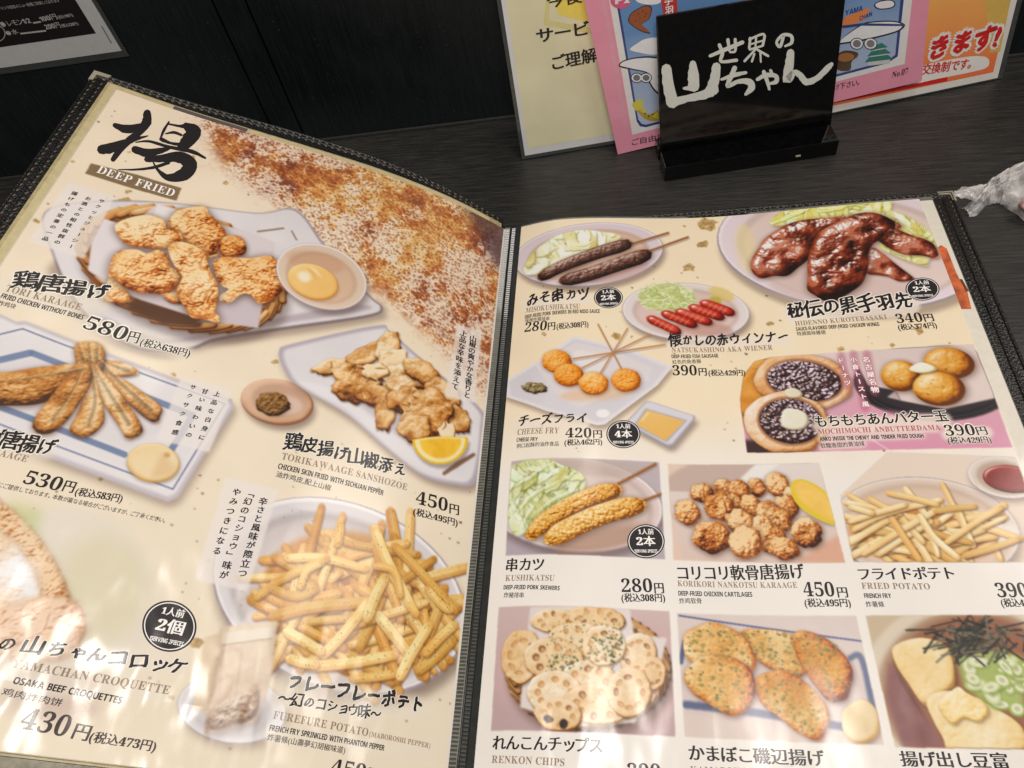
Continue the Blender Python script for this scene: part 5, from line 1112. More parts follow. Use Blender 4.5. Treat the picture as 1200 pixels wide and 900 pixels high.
adopt(slab(prism(BASE.pos, 0, 94.6, 0.05, 9.4, 0, -14.6), "base_block", ACR, None, .5), stand)
adopt(slab(prism(BASE.pos, 0, 94.6, 0.05, 7.5, -19.6, -30), "rear_block", ACR, None, .5), stand)
adopt(slab(prism(PLATE_S.pos, .8, 96.2, 0, 78.2, -2.6, 0), "sign_plate", ACR, None, .7), stand)
SIGN_W = simple("sign_white_paint", (205, 208, 200), .45, vary=.04)
def sl(strokes, name, lf=.05): adopt(put_strokes(PLATE_S, None, strokes, SIGN_W, name, lift=lf), stand)
yt = lambda L: [[(x / 4 + 600, y / 4, w / 4) for x, y, w in s] for s in L]
strokes3 = [[(724, 322, 46), (733, 400, 52), (752, 480, 56)], [(748, 482, 44), (820, 462, 32), (900, 444, 42), (945, 420, 50)], [(848, 298, 30), (850, 350, 52), (852, 405, 52)], [(806, 414, 12), (850, 412, 32)], [(958, 312, 40), (950, 370, 46), (930, 430, 52)],
            [(982, 372, 12), (1040, 352, 22), (1096, 340, 14)], [(1044, 318, 22), (1026, 360, 22), (1010, 404, 18), (1060, 382, 20), (1112, 384, 32), (1122, 412, 34), (1095, 442, 14)],
            [(1150, 372, 16), (1190, 352, 22), (1236, 356, 20), (1238, 382, 22), (1210, 392, 12)], [(1180, 336, 18), (1196, 380, 18), (1206, 418, 12)], [(1212, 330, 14), (1222, 350, 12)],
            [(1306, 246, 34), (1300, 300, 42), (1290, 374, 42), (1322, 340, 26), (1350, 352, 28), (1380, 384, 32), (1430, 366, 26), (1480, 318, 28), (1498, 300, 18)],
            [(928, 262, 14), (1000, 232, 20), (1080, 198, 18)], [(972, 210, 16), (986, 250, 18), (980, 288, 14), (1052, 282, 16)], [(1012, 186, 16), (1018, 236, 12)], [(1046, 184, 14), (1046, 238, 12), (1022, 244, 10)],
            [(1116, 178, 12), (1112, 226, 12)], [(1112, 184, 10), (1180, 160, 12), (1176, 210, 12)], [(1116, 208, 8), (1174, 190, 8)], [(1114, 232, 10), (1176, 214, 10)], [(1144, 176, 10), (1140, 232, 8)], [(1140, 232, 10), (1090, 286, 12)], [(1146, 230, 10), (1200, 262, 12)], [(1136, 252, 10), (1124, 288, 10)], [(1164, 246, 10), (1166, 290, 8)],
            [(1272, 172, 14), (1256, 218, 16), (1240, 196, 12), (1270, 164, 16), (1308, 168, 16), (1310, 200, 16), (1280, 216, 10)]]
sl([[(x, y, w) for x, y, w in s] for s in [[(x + 2400 - 2400, y, w) for x, y, w in s] for s in strokes3]], "brush_lettering") if False else adopt(put_strokes(PLATE_S, None, strokes3, SIGN_W, "brush_lettering", 4.0, (600, 0), .05), stand)
adopt(put_poly(BASE, None, [(932, 182), (938, 181), (938.5, 183), (933, 184)], simple("price_fleck", (200, 205, 150), .5), "fleck", .1), stand)

# ------------------------------------------------------------------ laminated sheets leaning behind the stand
def paper(name, rgb, coat=.8): return simple(name, rgb, .45, vary=.035, scale=60, coat=coat)
def sheet(a, b, lean, yaw=None):
    A, B = on_z([a, b]); y = math.atan2(B[1] - A[1], B[0] - A[0]) if yaw is None else math.radians(yaw)
    return PlaneSurf(A + [0, 0, .6], y, math.radians(lean)), np.linalg.norm(B - A)
def build_sheet(srf, root, x0, x1, y0, y1, mat, border, nm="paper_sheet", back=-.5):
    adopt(slab(prism(srf.pos, x0 - border, x1 + border, max(y0 - border, 0.0), y1 + border, back, -.12), "laminate_film", FILM_M, None, .2), root)
    adopt(slab(prism(srf.pos, x0, x1, y0, y1, -.12, 0), nm, mat, None), root)
def C_(name, rgb): return simple(name, rgb, .5, vary=.03, coat=.7)
# cream notice
s1, _ = sheet((613, 188), (724, 169), 12)
notice = empty("notice_sheet", tuple(s1.o), label="cream laminated notice with large black Japanese text, leftmost behind the stand", category="notice")
build_sheet(s1, notice, 1.6, 120, 2.2, 118, paper("notice_white", (216, 216, 216)), 2.2)
q = s1.loc([(612, 170), (722, 156)]); CRM = simple("notice_cream", (226, 221, 184), .5, vary=.07, scale=35, coat=.7)
adopt(mesh_obj("cream_field", s1.pos([(4.0, 6.2), (118, 6.2), (118, 115), (4.0, 115)], .06), [(0, 1, 2, 3)], CRM), notice)
YEL = C_("notice_yellow", (236, 214, 96)); YEL2 = C_("notice_pale_yellow", (216, 206, 140))
adopt(put_poly(s1, None, [(640, -6), (720, -6), (716, 44), (637, 29)], YEL2, "yellow_bubble_border", .10), notice)
adopt(put_poly(s1, None, [(645, -6), (720, -6), (712, 36), (643, 24)], CRM, "bubble_gap", .13), notice)
adopt(put_poly(s1, None, [(649, -6), (720, -6), (706, 30), (654, 17)], YEL, "yellow_bubble", .16), notice)
BLK = simple("notice_black_ink", (38, 32, 30), .5)
for t, a, b, h in [("今後の", (641, 11), (702, 0), 15), ("サービス向上", (628, 52), (756, 31), 16), ("ご理解のほど", (645, 84), (754, 62), 16)]:
    adopt(put_text(s1, None, t, a, b, h, "bolds", "black", "notice_line", lift=.05, mat=BLK), notice)
# orange sheet
s3, w3 = sheet((975, 135), (1170, 94), 13)
orange = empty("exchange_sheet", tuple(s3.o), label="orange laminated sheet with red outlined Japanese text, rightmost behind the stand", category="poster")
build_sheet(s3, orange, -60, w3 - 1.0, 1.0, 112, paper("poster_white", (224, 220, 212)), 3.2)
def grad_mat(name, c1, c2, z0, z1, axis="Z"):
    m, nt, b = new_mat(name); tc = node(nt, "ShaderNodeTexCoord"); sp = node(nt, "ShaderNodeSeparateXYZ"); nt.links.new(tc.outputs["Object"], sp.inputs[0])
    mr = node(nt, "ShaderNodeMapRange"); nt.links.new(sp.outputs[axis], mr.inputs["Value"]); mr.inputs["From Min"].default_value = z0 * MM; mr.inputs["From Max"].default_value = z1 * MM
    n = noise(nt, 60, 3); ad = node(nt, "ShaderNodeMath", operation="MULTIPLY_ADD"); nt.links.new(n.outputs["Fac"], ad.inputs[0]); ad.inputs[1].default_value = .25; nt.links.new(mr.outputs[0], ad.inputs[2])
    r = ramp(nt, ad.outputs[0], [(.1, lin(c1)), (1.0, lin(c2))]); nt.links.new(r.outputs[0], b.inputs["Base Color"]); b.inputs["Roughness"].default_value = .5; b.inputs["Coat Weight"].default_value = .7; return m
ORG = grad_mat("orange_print", (232, 112, 66), (240, 184, 98), 6, 70)
adopt(mesh_obj("orange_field", s3.pos([(-56, 5), (w3 - 4.5, 5), (w3 - 4.5, 108), (-56, 108)], .06), [(0, 1, 2, 3)], ORG), orange)
RED = C_("poster_red", (206, 34, 32)); PW_ = C_("poster_print_white", (232, 228, 222)); YLW = C_("poster_yellow", (214, 176, 90))
adopt(put_poly(s3, None, [(975, 116), (1110, 88), (1110, 95), (975, 121)], RED, "red_stripe", .10), orange)
adopt(put_poly(s3, None, smooth_loop([(1060, 90), (1085, 76), (1130, 67), (1152, 66), (1159, 71), (1156, 79), (1140, 84), (1100, 92), (1060, 100)]), PW_, "white_caption_box", .12), orange)
adopt(put_poly(s3, None, [(1154, 0), (1186, -8), (1172, 60), (1160, 62)], YLW, "yellow_flash", .09), orange)
adopt(put_text(s3, None, "きます!", (1082, 73), (1166, 57), 26, "fat", "red", "red_lettering", lift=.10, mat=PW_), orange)
adopt(put_text(s3, None, "きます!", (1082, 73), (1166, 57), 26, "fatter", "red", "lettering_outline", lift=.02, mat=PW_, seed=11), orange)
adopt(put_text(s3, None, "きます!", (1082, 73), (1166, 57), 26, "fat", "red", "red_lettering", lift=.16, mat=RED, seed=11), orange)
adopt(put_text(s3, None, "の交換制です。", (1068, 90), (1141, 80), 11, "bolds", "red", "red_caption", lift=.10, mat=RED), orange)
# pink sheet
s2, _ = sheet((724, 181), (1080, 95), 10.5, 9.0)
ql = s2.loc([(684, 0), (724, 181), (1090, 0), (1080, 95), (741, 158), (1060, 75)])
pink = empty("pink_sheet", tuple(s2.o), label="pink sheet with a blue cartoon sky picture, half hidden by the sign stand", category="poster")
PNK = paper("pink_paper", (228, 150, 172), .5)
def qpoly(p, mat, nm, lift): o = adopt(put_poly(s2, None, p, mat, nm, lift), pink); return o
cor = s2.loc([(724, 181), (1080, 95), (1092, -30), (678, -30)])
Vp = np.concatenate([s2.pos(cor, -.25), s2.pos(cor, 0)])
adopt(slab(Vp, "pink_paper", PNK, None), pink)
PKD = C_("pink_stripe", (222, 158, 176)); SKYB = grad_mat("cartoon_sky", (176, 190, 212), (98, 140, 190), 20, 75); NAVY = C_("navy_line", (46, 66, 130)); PWH = C_("panel_white", (226, 224, 222)); CLD = C_("cloud_white", (230, 230, 232)); OUT = simple("outline_black", (40, 38, 44), .5)
qpoly([(703, -10), (708, -10), (736, 150), (731, 150)], PKD, "fold_highlight", .04)
qpoly([(712, -10), (741, 158), (1060, 75), (1070, -10)], PWH, "white_panel", .08)
def rr_(pts): return smooth_loop(pts, 4)
qpoly([(720, -10), (746, 142), (750, 148), (757, 149), (1040, 74), (1052, 66), (1060, -10)], NAVY, "navy_border", .11)
qpoly([(723, -10), (748, 140), (752, 145), (757, 146), (1040, 71), (1049, 64), (1056, -10)], SKYB, "sky_panel", .14)
qpoly(rr_([(738, 58), (748, 50), (755, 46), (768, 44), (775, 50), (775, 60), (766, 64), (752, 62)]), CLD, "cloud", .17)
qpoly(rr_([(745, 0), (760, -6), (775, -4), (772, 4), (756, 5)]), CLD, "cloud", .17)
BRN = C_("wing_brown", (150, 82, 46))
wingp = [(749, 10), (757, 7), (763, 10), (760, 22), (752, 28), (758, 34), (761, 38), (752, 36), (742, 30), (737, 24), (740, 16)]
qpoly(rr_([tuple(np.array(p) + (np.array(p) - [750, 22]) * .08) for p in wingp]), OUT, "wing_outline", .17); qpoly(rr_(wingp), BRN, "chicken_wing_picture", .20)
for x, y in [(748, 16), (753, 13), (757, 16), (750, 21), (745, 24), (755, 19)]: qpoly(ell(x, y, .8, .7, 0, 8), OUT, "wing_dot", .23)
qpoly(rr_([(725, 76), (730, 71), (745, 67), (765, 66), (776, 72), (778, 110), (768, 108), (760, 96), (758, 86), (742, 82), (728, 79)]), OUT, "aeroplane_outline", .17)
qpoly(rr_([(726.5, 76), (731, 72), (745, 68.5), (765, 68), (776, 74), (778, 108), (769, 106), (761.5, 95), (759.5, 85), (742, 80.5), (729, 77.5)]), CLD, "aeroplane_picture", .20)
for x in (746, 757): qpoly(ell(x, 91, 7, 6, 0, 20), OUT, "engine_outline", .23); qpoly(ell(x, 91, 6, 5, 0, 20), CLD, "engine_ring", .25); qpoly(ell(x, 91, 4, 3.6, 0, 20), C_("engine_grey", (110, 112, 116)), "engine_disc", .27)
GLD = C_("fish_gold", (176, 150, 44)); GLD2 = C_("fish_yellow", (206, 196, 70))
qpoly(rr_([(744, 126), (752, 130), (760, 134), (772, 128), (778, 124), (778, 138), (766, 142), (754, 138)]), GLD, "golden_fish_picture", .18)
for p in [[(740, 122), (748, 116), (754, 118), (753, 128), (745, 130)], [(750, 130), (756, 126), (758, 134)], [(764, 136), (771, 130), (772, 140)]]: qpoly(p, GLD2, "golden_fin", .21)
for x, y in [(756, 133), (760, 136), (765, 134)]: qpoly(ell(x, y, 1.2, .9, 0, 8), OUT, "scale_dot", .23)
PK2 = C_("pink_badge", (214, 90, 130)); qpoly(ell(727, 0, 12, 10, 0, 24), PK2, "pink_badge", .24); adopt(put_text(s2, None, "PI", (720, 5), (738, 3), 9, "bolds", "white", "badge_lettering", lift=.2, mat=PWH), pink)
qpoly([(773, -8), (793, -8), (794, 16), (778, 20)], C_("flag_red", (196, 60, 52)), "red_flag", .24); adopt(put_column(s2, None, "手羽", (783, 1), (784, 12), 9, "bolds", "white", "flag_lettering", lift=.2), pink)
# right half of the picture
qpoly(rr_([(985, 50), (990, 42), (1010, 28), (1022, 25), (1045, 24), (1058, 27), (1060, 31), (1050, 38), (1020, 46), (985, 52)]), OUT, "aeroplane_outline", .17)
qpoly(rr_([(985, 48), (991, 42), (1010, 29.5), (1022, 26.5), (1045, 25.5), (1056, 28), (1057, 31), (1049, 36.5), (1020, 44), (985, 50)]), CLD, "aeroplane_picture", .20)
qpoly([(985, 30), (1010, 27), (1060, 28), (1060, 30.5), (1010, 30), (988, 33)], NAVY, "aeroplane_stripe", .22)
qpoly([(985, 30), (990, 20), (1020, 8), (1014, 22), (988, 34)], C_("tail_orange", (224, 134, 70)), "orange_tail", .21)
qpoly(rr_([(1024, 6), (1030, 1), (1042, -1), (1049, 3), (1046, 9), (1030, 11)]), OUT, "tailplane_outline", .22); qpoly(rr_([(1025.5, 6), (1030, 2.3), (1042, .5), (1047.5, 3.3), (1045, 8), (1031, 9.8)]), CLD, "tailplane", .25)
for t, a, b, h, mt in [("YAMA", (990, 18), (1011, 12), 6, NAVY), ("CHAN", (1007, 24), (1022, 18), 5, NAVY)]: adopt(put_text(s2, None, t, a, b, h, "sans", "black", "aeroplane_lettering", lift=.12, mat=mt), pink)
for x in (1004, 1020): qpoly(ell(x, 51, 8, 7, 0, 20), OUT, "engine_outline", .23); qpoly(ell(x, 51, 7, 6, 0, 20), CLD, "engine_ring", .25); qpoly(ell(x, 51, 4.8, 4.4, 0, 20), C_("engine_grey2", (120, 122, 126)), "engine_disc", .27)
qpoly(rr_([(981, 64), (990, 59), (1004, 61), (1005, 66), (998, 72), (996, 82), (982, 82), (978, 72)]), C_("pot_brown", (84, 62, 44)), "noodle_pot_picture", .18); qpoly(ell(991, 67, 10, 5, -6, 20), C_("broth", (160, 110, 60)), "pot_broth", .21)
GRN = C_("castle_green", (40, 116, 104)); CW = C_("castle_white", (196, 200, 198))
for y, w_, in ((74, 17), (67, 14), (60, 10)):
    qpoly([(1030 - w_ + 4, y - 4), (1030 + w_ - 4, y - 7), (1030 + w_ - 4, y), (1030 - w_ + 4, y + 3)], CW, "castle_storey", .18); qpoly([(1030 - w_, y - 1), (1030 - w_ + 5, y - 7), (1030 + w_ - 7, y - 10), (1030 + w_, y - 5)], GRN, "castle_roof", .21)
adopt(put_text(s2, None, "No.07", (1045, 91), (1064, 86), 7, "thin", "black", "sheet_number", lift=.02, mat=BLK), pink)
adopt(put_text(s2, None, "ご自由にお持ち帰り下さい", (739, 171), (860, 147), 7, "sans", "black", "caption_line", lift=.02, mat=BLK), pink)
adopt(put_text(s2, None, "お声掛け下さい。", (955, 112), (1010, 99), 7, "sans", "black", "caption_line", lift=.02, mat=BLK), pink)

# ------------------------------------------------------------------ crumpled wet-towel wrapper
def wrapper():
    m, nt, b = new_mat("clear_crinkled_plastic"); n = noise(nt, 110, 3, .5)
    b.inputs["Base Color"].default_value = (.86, .84, .82, 1); b.inputs["Roughness"].default_value = .16
    nt.links.new(bump(nt, n.outputs["Fac"], .3, .002).outputs[0], b.inputs["Normal"])
    tr = node(nt, "ShaderNodeBsdfTransparent"); mx = node(nt, "ShaderNodeMixShader"); n2 = noise(nt, 120, 4, .65); r = ramp(nt, n2.outputs["Fac"], [(.38, (.22,) * 3), (.66, (.85,) * 3)])
    nt.links.new(r.outputs[0], mx.inputs[0]); nt.links.new(tr.outputs[0], mx.inputs[1]); nt.links.new(b.outputs[0], mx.inputs[2]); nt.links.new(mx.outputs[0], nt.nodes["Material Output"].inputs["Surface"])
    root = empty("plastic_wrapper", (250, 8, 0), label="crumpled clear plastic wrapper lying at the right edge of the table", category="wrapper")
    def film(a, b_, za, zb, nfold, seed, name, depth=2.4, nu=44, nv=40):
        """crinkled film between two photo-measured edges a (start) and b_ (end), folds running along it"""
        A0, A1 = on_z([a[0]])[0], on_z([a[1]])[0]; B0, B1 = on_z([b_[0]])[0], on_z([b_[1]])[0]; g = np.random.default_rng(seed); V = []
        ph = g.uniform(0, 6.28, 6); kk = g.uniform(.6, 1.4, 6) * nfold
        for j in range(nv):
            t = j / (nv - 1)
            for i in range(nu):
                u = i / (nu - 1); uu = u + .05 * math.sin(t * 7 + ph[0]) + .03 * math.sin(t * 17 + ph[1])
                p = (A0 * (1 - uu) + A1 * uu) * (1 - t) + (B0 * (1 - uu) + B1 * uu) * t
                f = sum(abs(math.sin(kk[q] * (uu + .12 * t * math.sin(ph[q])) * 3.1 + ph[q])) for q in range(4)) / 4; f = 1 - f
                arch = math.sin(math.pi * min(max(u, 0), 1)) ** .7
                z = (za * (1 - t) + zb * t) * arch + depth * f * (.4 + arch) + .5 * math.sin(t * 9 + ph[2] + u * 5) * math.sin(u * 9)
                V.append(p + [.4 * math.sin(t * 11 + u * 5), .4 * math.sin(u * 9 + t * 9), max(.25, z)])
        F = [(j * nu + i, j * nu + i + 1, (j + 1) * nu + i + 1, (j + 1) * nu + i) for j in range(nv - 1) for i in range(nu - 1)]
        adopt(mesh_obj(name, V, F, m, smooth=True), root)
    film([(1117, 228), (1118, 230)], [(1148, 221), (1152, 234)], .5, 4, 3, 3, "loose_film_end"); film([(1127, 220), (1117, 229)], [(1152, 222), (1144, 238)], 1, 5, 3, 9, "loose_film_end", 1.6)
    film([(1127, 246), (1137, 256)], [(1150, 226), (1164, 238)], .5, 7, 3, 5, "twisted_end"); film([(1146, 224), (1160, 238)], [(1182, 204), (1184, 241)], 6, 12, 4, 12, "wrapper_neck", 3)
    film([(1170, 211), (1172, 240)], [(1262, 168), (1240, 262)], 10, 24, 5, 20, "wrapper_bag", 4.5, 60, 60); film([(1158, 214), (1176, 242)], [(1250, 196), (1232, 276)], 6, 26, 4, 31, "wrapper_bag", 3.5, 60, 60)
    V = []; F = []; c = on_z([(1222, 250)])[0]; nu, nv = 40, 20; k0 = NZ[64]
    for j in range(nv + 1):
        for i in range(nu):
            th = math.pi * j / nv; ph = 2 * math.pi * i / nu; r = 1 + (k0[j * 30 % NN, i * 24 % NN] - .5) * .5
            V.append((c[0] + 11 * r * math.sin(th) * math.cos(ph), c[1] + 9 * r * math.sin(th) * math.sin(ph), max(.3, 6 + 6 * r * math.cos(th))))
    F = [(j * nu + i, (j + 1) * nu + i, (j + 1) * nu + (i + 1) % nu, j * nu + (i + 1) % nu) for j in range(nv) for i in range(nu)]
    adopt(mesh_obj("folded_towel", V, F, simple("pinkish_towel", (214, 172, 164), .8, bmp=.5, vary=.2), smooth=True), root)
wrapper()

# ------------------------------------------------------------------ the open menu
menu = empty("menu", (0, -150, 0), label="open Japanese deep-fried food menu in a stitched black binder with plastic pockets", category="menu")
def leather():
    m, nt, b = new_mat("black_leatherette"); tc = node(nt, "ShaderNodeTexCoord"); v = node(nt, "ShaderNodeTexVoronoi"); v.inputs["Scale"].default_value = 900; nt.links.new(tc.outputs["Object"], v.inputs["Vector"])
    r = ramp(nt, noise(nt, 90).outputs["Fac"], [(.3, lin((7, 7, 7))), (.7, lin((19, 18, 17)))]); nt.links.new(r.outputs[0], b.inputs["Base Color"]); b.inputs["Roughness"].default_value = .42
    nt.links.new(bump(nt, v.outputs["Distance"], .6, .0004).outputs[0], b.inputs["Normal"]); return m
LEA = leather(); THR = simple("pale_stitching", (112, 104, 84), .5); METAL = simple("silver_corner", (205, 196, 176), .35, .55)
def coverpos(uv, off):      # the left cover bows out above the page in the middle of its head edge
    uv = np.array(np.atleast_2d(uv), float); s_ = np.sin(np.pi * np.clip(-uv[:, 0] / 214, 0, 1)) * np.clip(1 - (uv[:, 1] + 9) / 60, 0, 1)
    uv[:, 1] -= 4.6 * s_; return LEFT.pos(uv, off)
def thick_grid(posf, U, V, top, thick):
    nu, nv = len(U), len(V); UU, VV = np.meshgrid(U, V); uv = np.stack([UU.ravel(), VV.ravel()], 1)
    a = posf(uv, top); b = posf(uv, top - thick); P = np.concatenate([a, b]); n = nu * nv; F = []
    for j in range(nv - 1):
        for i in range(nu - 1):
            k = j * nu + i; F.append((k, k + nu, k + nu + 1, k + 1)); F.append((n + k, n + k + 1, n + k + nu + 1, n + k + nu))
    for i in range(nu - 1): F.append((i, i + 1, n + i + 1, n + i)); k = (nv - 1) * nu + i; F.append((k, n + k, n + k + 1, k + 1))
    for j in range(nv - 1): k = j * nu; F.append((k, n + k, n + k + nu, k + nu)); k += nu - 1; F.append((k, k + nu, n + k + nu, n + k))
    return P, F
def flatpos(uv, off): uv = np.atleast_2d(uv); return np.stack([uv[:, 0], -uv[:, 1], np.full(len(uv), 1.0) * off], 1)
def skewpos(uv, off):      # the right cover sits a touch askew
    uv = np.atleast_2d(uv); return flatpos(np.stack([uv[:, 0], uv[:, 1] - 4.5 - uv[:, 0] * .018], 1), off)
P, F = thick_grid(skewpos, [-6, 60, 140, 221.5], [0, 100, 200, 312], 1.7, 1.6); cR = adopt(mesh_obj("right_cover", P, F, LEA), menu)
P, F = thick_grid(coverpos, list(np.linspace(-213.8, -1, 60)), [-8.2, 0, 12, 24, 40, 60, 120, 200, 296], -1.3, 1.6); cL = adopt(mesh_obj("left_cover", P, F, LEA, smooth=False), menu)
for c in (cR, cL):
    md = c.modifiers.new("bevel", "BEVEL"); md.width = .0006; md.segments = 2; md.angle_limit = .9
# raised edge bead and stitches
def stitches(posf, line, top, parent, pitch=3.3, seg=1.2, w=.30, name="stitching"):
    V = []; F = []; L = np.asarray(line, float); d = np.concatenate([[0], np.cumsum(np.linalg.norm(np.diff(L, axis=0), axis=1))]); rr = random.Random(len(L) + int(d[-1]))
    for s in np.arange(1, d[-1] - 1, pitch):
        e = s + seg * rr.uniform(.8, 1.1); c = []
        a = np.array([np.interp(s, d, L[:, 0]), np.interp(s, d, L[:, 1])]); b = np.array([np.interp(e, d, L[:, 0]), np.interp(e, d, L[:, 1])]); t = (b - a) / np.linalg.norm(b - a); nn = np.array([-t[1], t[0]]) * w
        m_ = (a + b) / 2; sk = nn * .5
        uv = np.array([a - nn * .5 - sk, a + nn * .5 - sk, m_ + nn, b + nn * .5 + sk, b - nn * .5 + sk, m_ - nn]); P = posf(uv, top + .12); Q = posf(np.array([m_]), top + .45)
        k = len(V); V += list(P) + list(Q); F += [(k + i, k + (i + 1) % 6, k + 6) for i in range(6)]
    o = mesh_obj(name, V, F, THR, parent); o["kind"] = "stuff"; return o
def bead(posf, line, top, parent, w=1.6, h=.7):
    L = np.asarray(line, float); V = []; F = []; t = np.gradient(L, axis=0); t /= np.linalg.norm(t, axis=1)[:, None]; nn = np.stack([-t[:, 1], t[:, 0]], 1)
    prof = [(-1, 0), (-.7, .7), (0, 1), (.7, .7), (1, 0)]
    for a, b in prof: V.append(posf(L + nn * a * w / 2, top + b * h))
    n = len(L); V = np.concatenate(V); F = [(j * n + i, j * n + i + 1, (j + 1) * n + i + 1, (j + 1) * n + i) for j in range(4) for i in range(n - 1)]
    return mesh_obj("edge_bead", V, F, LEA, parent, smooth=True)
def corner_line(x0, x1, y0, y1, inset, side):
    a = [(x, y0 + inset) for x in np.linspace(x0, x1 - side * inset, 50)]; b = [(x1 - side * inset, y) for y in np.linspace(y0 + inset, y1, 60)]
    return a, b
for top_in, side_in in ((1.7, 2.4), (4.0, 8.6)):
    stitches(skewpos, corner_line(2, 221.5, 0, 305, top_in, 1)[0], 1.7, cR); stitches(skewpos, corner_line(2, 221.5, 0, 305, side_in, 1)[1], 1.7, cR)
for top_in, side_in in ((1.5, 1.9), (3.6, 5.3)):
    stitches(coverpos, corner_line(-3, -213.8, -8.2, 296, top_in, -1)[0], -1.3, cL, 3.4, 1.5, .36); stitches(coverpos, corner_line(-3, -213.8, -8.2, 296, side_in, -1)[1], -1.3, cL, 3.4, 1.5, .36)
for top_in, side_in in ((.6, .7), (2.8, 5.4)):
    bead(skewpos, corner_line(2, 221.5, 0, 310, top_in, 1)[0], 1.6, cR); bead(skewpos, corner_line(2, 221.5, 0, 310, side_in, 1)[1], 1.6, cR)
for top_in, side_in in ((.5, .6), (2.5, 3.6)):
    bead(coverpos, corner_line(-3, -213.8, -8.2, 294, top_in, -1)[0], -1.4, cL, 1.2, .5); bead(coverpos, corner_line(-3, -213.8, -8.2, 294, side_in, -1)[1], -1.4, cL, 1.4, .5)
for posf, x, y, top, s, par in ((skewpos, 221.5, 0, 1.7, 1, cR), (coverpos, -213.8, -8.2, -1.3, -1, cL)):
    V = []; F = []
    shp = [(0, -.4), (0, 7), (-1.8 * s, 6.4), (-2.0 * s, 1.9), (-7 * s, 1.7), (-7.6 * s, -.4)]
    uv = np.array([(x + .5 * s + a, y + b) for a, b in shp]); a = posf(uv, top + .5); b = posf(uv, top - 1.8)
    n = len(shp); F = [tuple(range(n)), tuple(range(2 * n - 1, n - 1, -1))] + [(i, (i + 1) % n, n + (i + 1) % n, n + i) for i in range(n)]
    mesh_obj("metal_corner", np.concatenate([a, b]), F, METAL, par)
# spine and welded pocket edges
SP = simple("dark_spine", (26, 27, 27), .35, coat=.5)
P, F = thick_grid(flatpos, [-14, -9, -5, -1, 3], [-4, 100, 200, 305], 1.75, 1.7); adopt(mesh_obj("spine", P, F, SP), menu)
SEAL = simple("clear_pocket_seal", (82, 84, 80), .25, vary=.2, coat=1.0); SEALD = simple("pocket_edge_dark", (42, 44, 42), .2, vary=.2, coat=1.0)
def strip(surf, u0, u1, v0, v1, top, mat, name, parent, n=60):
    V = np.linspace(v0, v1, n); P, F = thick_grid(surf.pos if hasattr(surf, "pos") else surf, list(np.linspace(u0, u1, 3)), list(V), top, .4); return mesh_obj(name, P, F, mat, parent)
def ridges(posf, u0, u1, v0, v1, top, parent, pitch=1.15):
    V = []; F = []
    for v in np.arange(v0, v1, pitch):
        uv = np.array([(u0, v), (u1, v), (u1, v + pitch * .62), (u0, v + pitch * .62), (u0, v + pitch * .31), (u1, v + pitch * .31)]); P = posf(uv, np.array([0, 0, 0, 0, .38, .38]) + top)
        k = len(V); V += list(P); F += [(k, k + 1, k + 5, k + 4), (k + 4, k + 5, k + 2, k + 3)]
    o = mesh_obj("weld_ridges", V, F, SEAL, parent); o["kind"] = "stuff"; return o
# pages
BASEM = simple("page_backing", (206, 198, 182), .6, vary=.05)
pageL = adopt(mesh_obj("left_page", *thick_grid(LEFT.pos, list(np.linspace(-201.5, -.2, 70)), [0, 60, 120, 180, 240, 278.2], -.05, .5), BASEM, smooth=False), menu)
pageR = adopt(mesh_obj("right_page", *thick_grid(RIGHT.pos, list(np.linspace(.2, 202.8, 70)), [0, 60, 120, 180, 240, 297], -.05, .5), BASEM), menu)
# pocket film showing past the left print: a beige under-sheet and a clear rim
UND = simple("beige_under_sheet", (200, 186, 144), .4, vary=.08, coat=1.0); RIM = simple("clear_pocket_rim", (178, 164, 122), .25, vary=.15, coat=1.0); DKP = simple("grey_under_print", (92, 84, 86), .4, coat=1.0)
us = adopt(mesh_obj("under_sheet", *thick_grid(LEFT.pos, list(np.linspace(-205, -10, 60)), list(np.linspace(-3.4, 277, 6)), -.7, .35), UND), menu)
mesh_obj("under_sheet_print", LEFT.pos([(u, v) for v in (-3.3, .4) for u in np.linspace(-176, -141, 12)], -.62), [(i, i + 1, 13 + i, 12 + i) for i in range(11)], DKP, us)
mesh_obj("pocket_rim", *thick_grid(LEFT.pos, list(np.linspace(-206.6, -2, 60)), list(np.linspace(-4.4, 279, 6)), -1.05, .2), RIM, us)
br = adopt(mesh_obj("pocket_seal", *thick_grid(LEFT.pos, list(np.linspace(-208.5, -2, 60)), [279.2, 281, 283, 285.5], -.6, .4), simple("olive_pocket_seal", (120, 114, 90), .22, vary=.3, scale=500, coat=1.0)), menu)
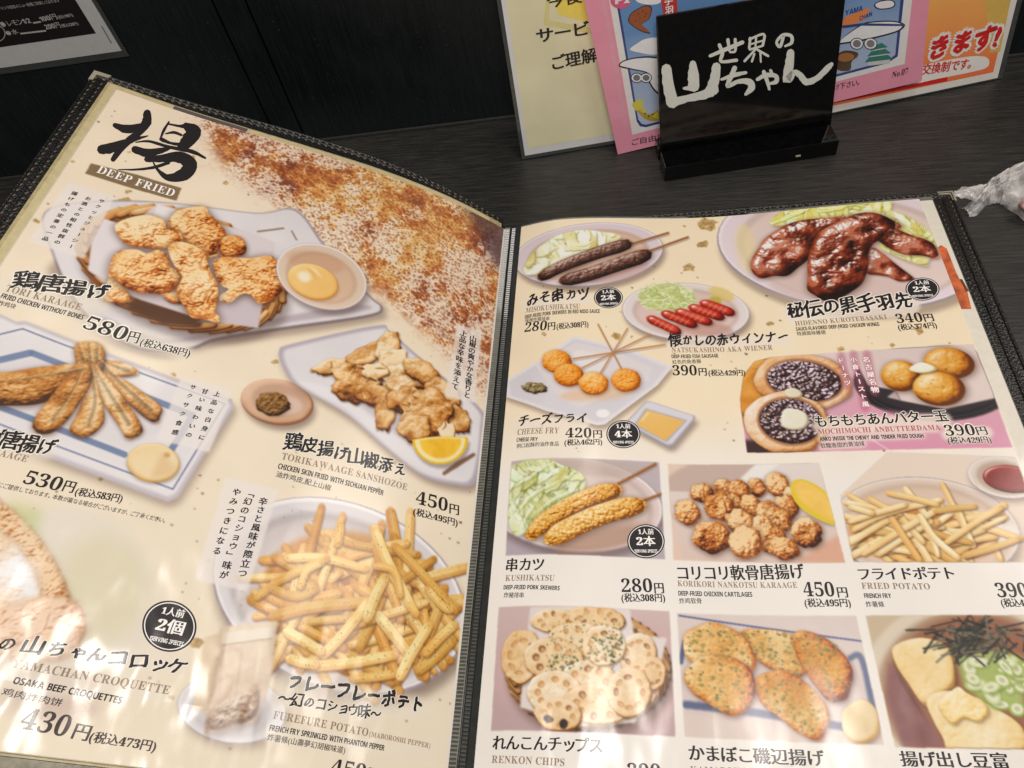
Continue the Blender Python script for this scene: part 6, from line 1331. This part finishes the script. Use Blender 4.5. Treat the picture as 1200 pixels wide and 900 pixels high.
# under-sheets on the right
RIMR = simple("clear_pocket_rim_grey", (118, 118, 112), .2, vary=.15, coat=1.0)
WH2 = simple("white_under_page", (226, 220, 206), .5, vary=.03, coat=.8)
u2 = adopt(mesh_obj("under_page", *thick_grid(RIGHT.pos, list(np.linspace(2, 209.6, 60)), [.6, 100, 200, 297], -.7, .35), WH2), menu)
u2["label"] = "white page edge showing under the right page with an orange picture"
OR2 = simple("orange_food_print", (196, 96, 50), .5, vary=.5, scale=180, coat=.8); OR3 = simple("dark_food_print", (110, 60, 36), .5, vary=.5, scale=160, coat=.8)
def upoly(p, mat, nm): uv = RIGHT.loc(p); mesh_obj(nm, RIGHT.pos(uv, -.6), [tuple(range(len(uv)))], mat, u2)
upoly([(1098, 290), (1103, 286), (1110, 290), (1121, 318), (1132, 340), (1120, 342), (1110, 330), (1104, 310)], OR2, "edge_picture"); upoly([(1112, 326), (1128, 326), (1136, 340), (1120, 344)], OR3, "edge_picture"); upoly([(1119, 342), (1134, 340), (1139, 361), (1124, 361)], OR2, "edge_picture")
mesh_obj("pocket_rim", *thick_grid(RIGHT.pos, list(np.linspace(-1.2, 210.2, 80)), [-2.6, 100, 200, 300], -1.2, .2), RIMR, u2)
for s_, pf, a in ((pageL, LEFT.pos, (-3.0, .6)), (pageR, RIGHT.pos, (-3.6, -.3))):
    pass
SEALG = simple("grey_pocket_weld", (124, 122, 110), .3, vary=.15, coat=1.0)
for x0, x1, z, mt, rg, v1 in ((-9.3, -6.4, 3.0, SEALG, True, 284), (-5.4, -3.0, 3.5, SEALD, True, 297), (-2.8, -.3, 3.7, SEALD, False, 297)):
    o = adopt(mesh_obj("pocket_seal", *thick_grid(flatpos, [x0, (x0 + x1) / 2, x1], list(np.linspace(-1.5, v1, 60)), z, .4), mt), menu)
    if rg: ridges(flatpos, x0 + .25, x1 - .25, 0, v1 - 6, z + .02, o, 1.35)

A = Art(LEFT); paint_left(A); emit_art(A, pageL, REG_L); del A
A = Art(RIGHT); paint_right(A)
emit_art(A, pageR, REG_R); del A
words_left(pageL); words_right(pageR)
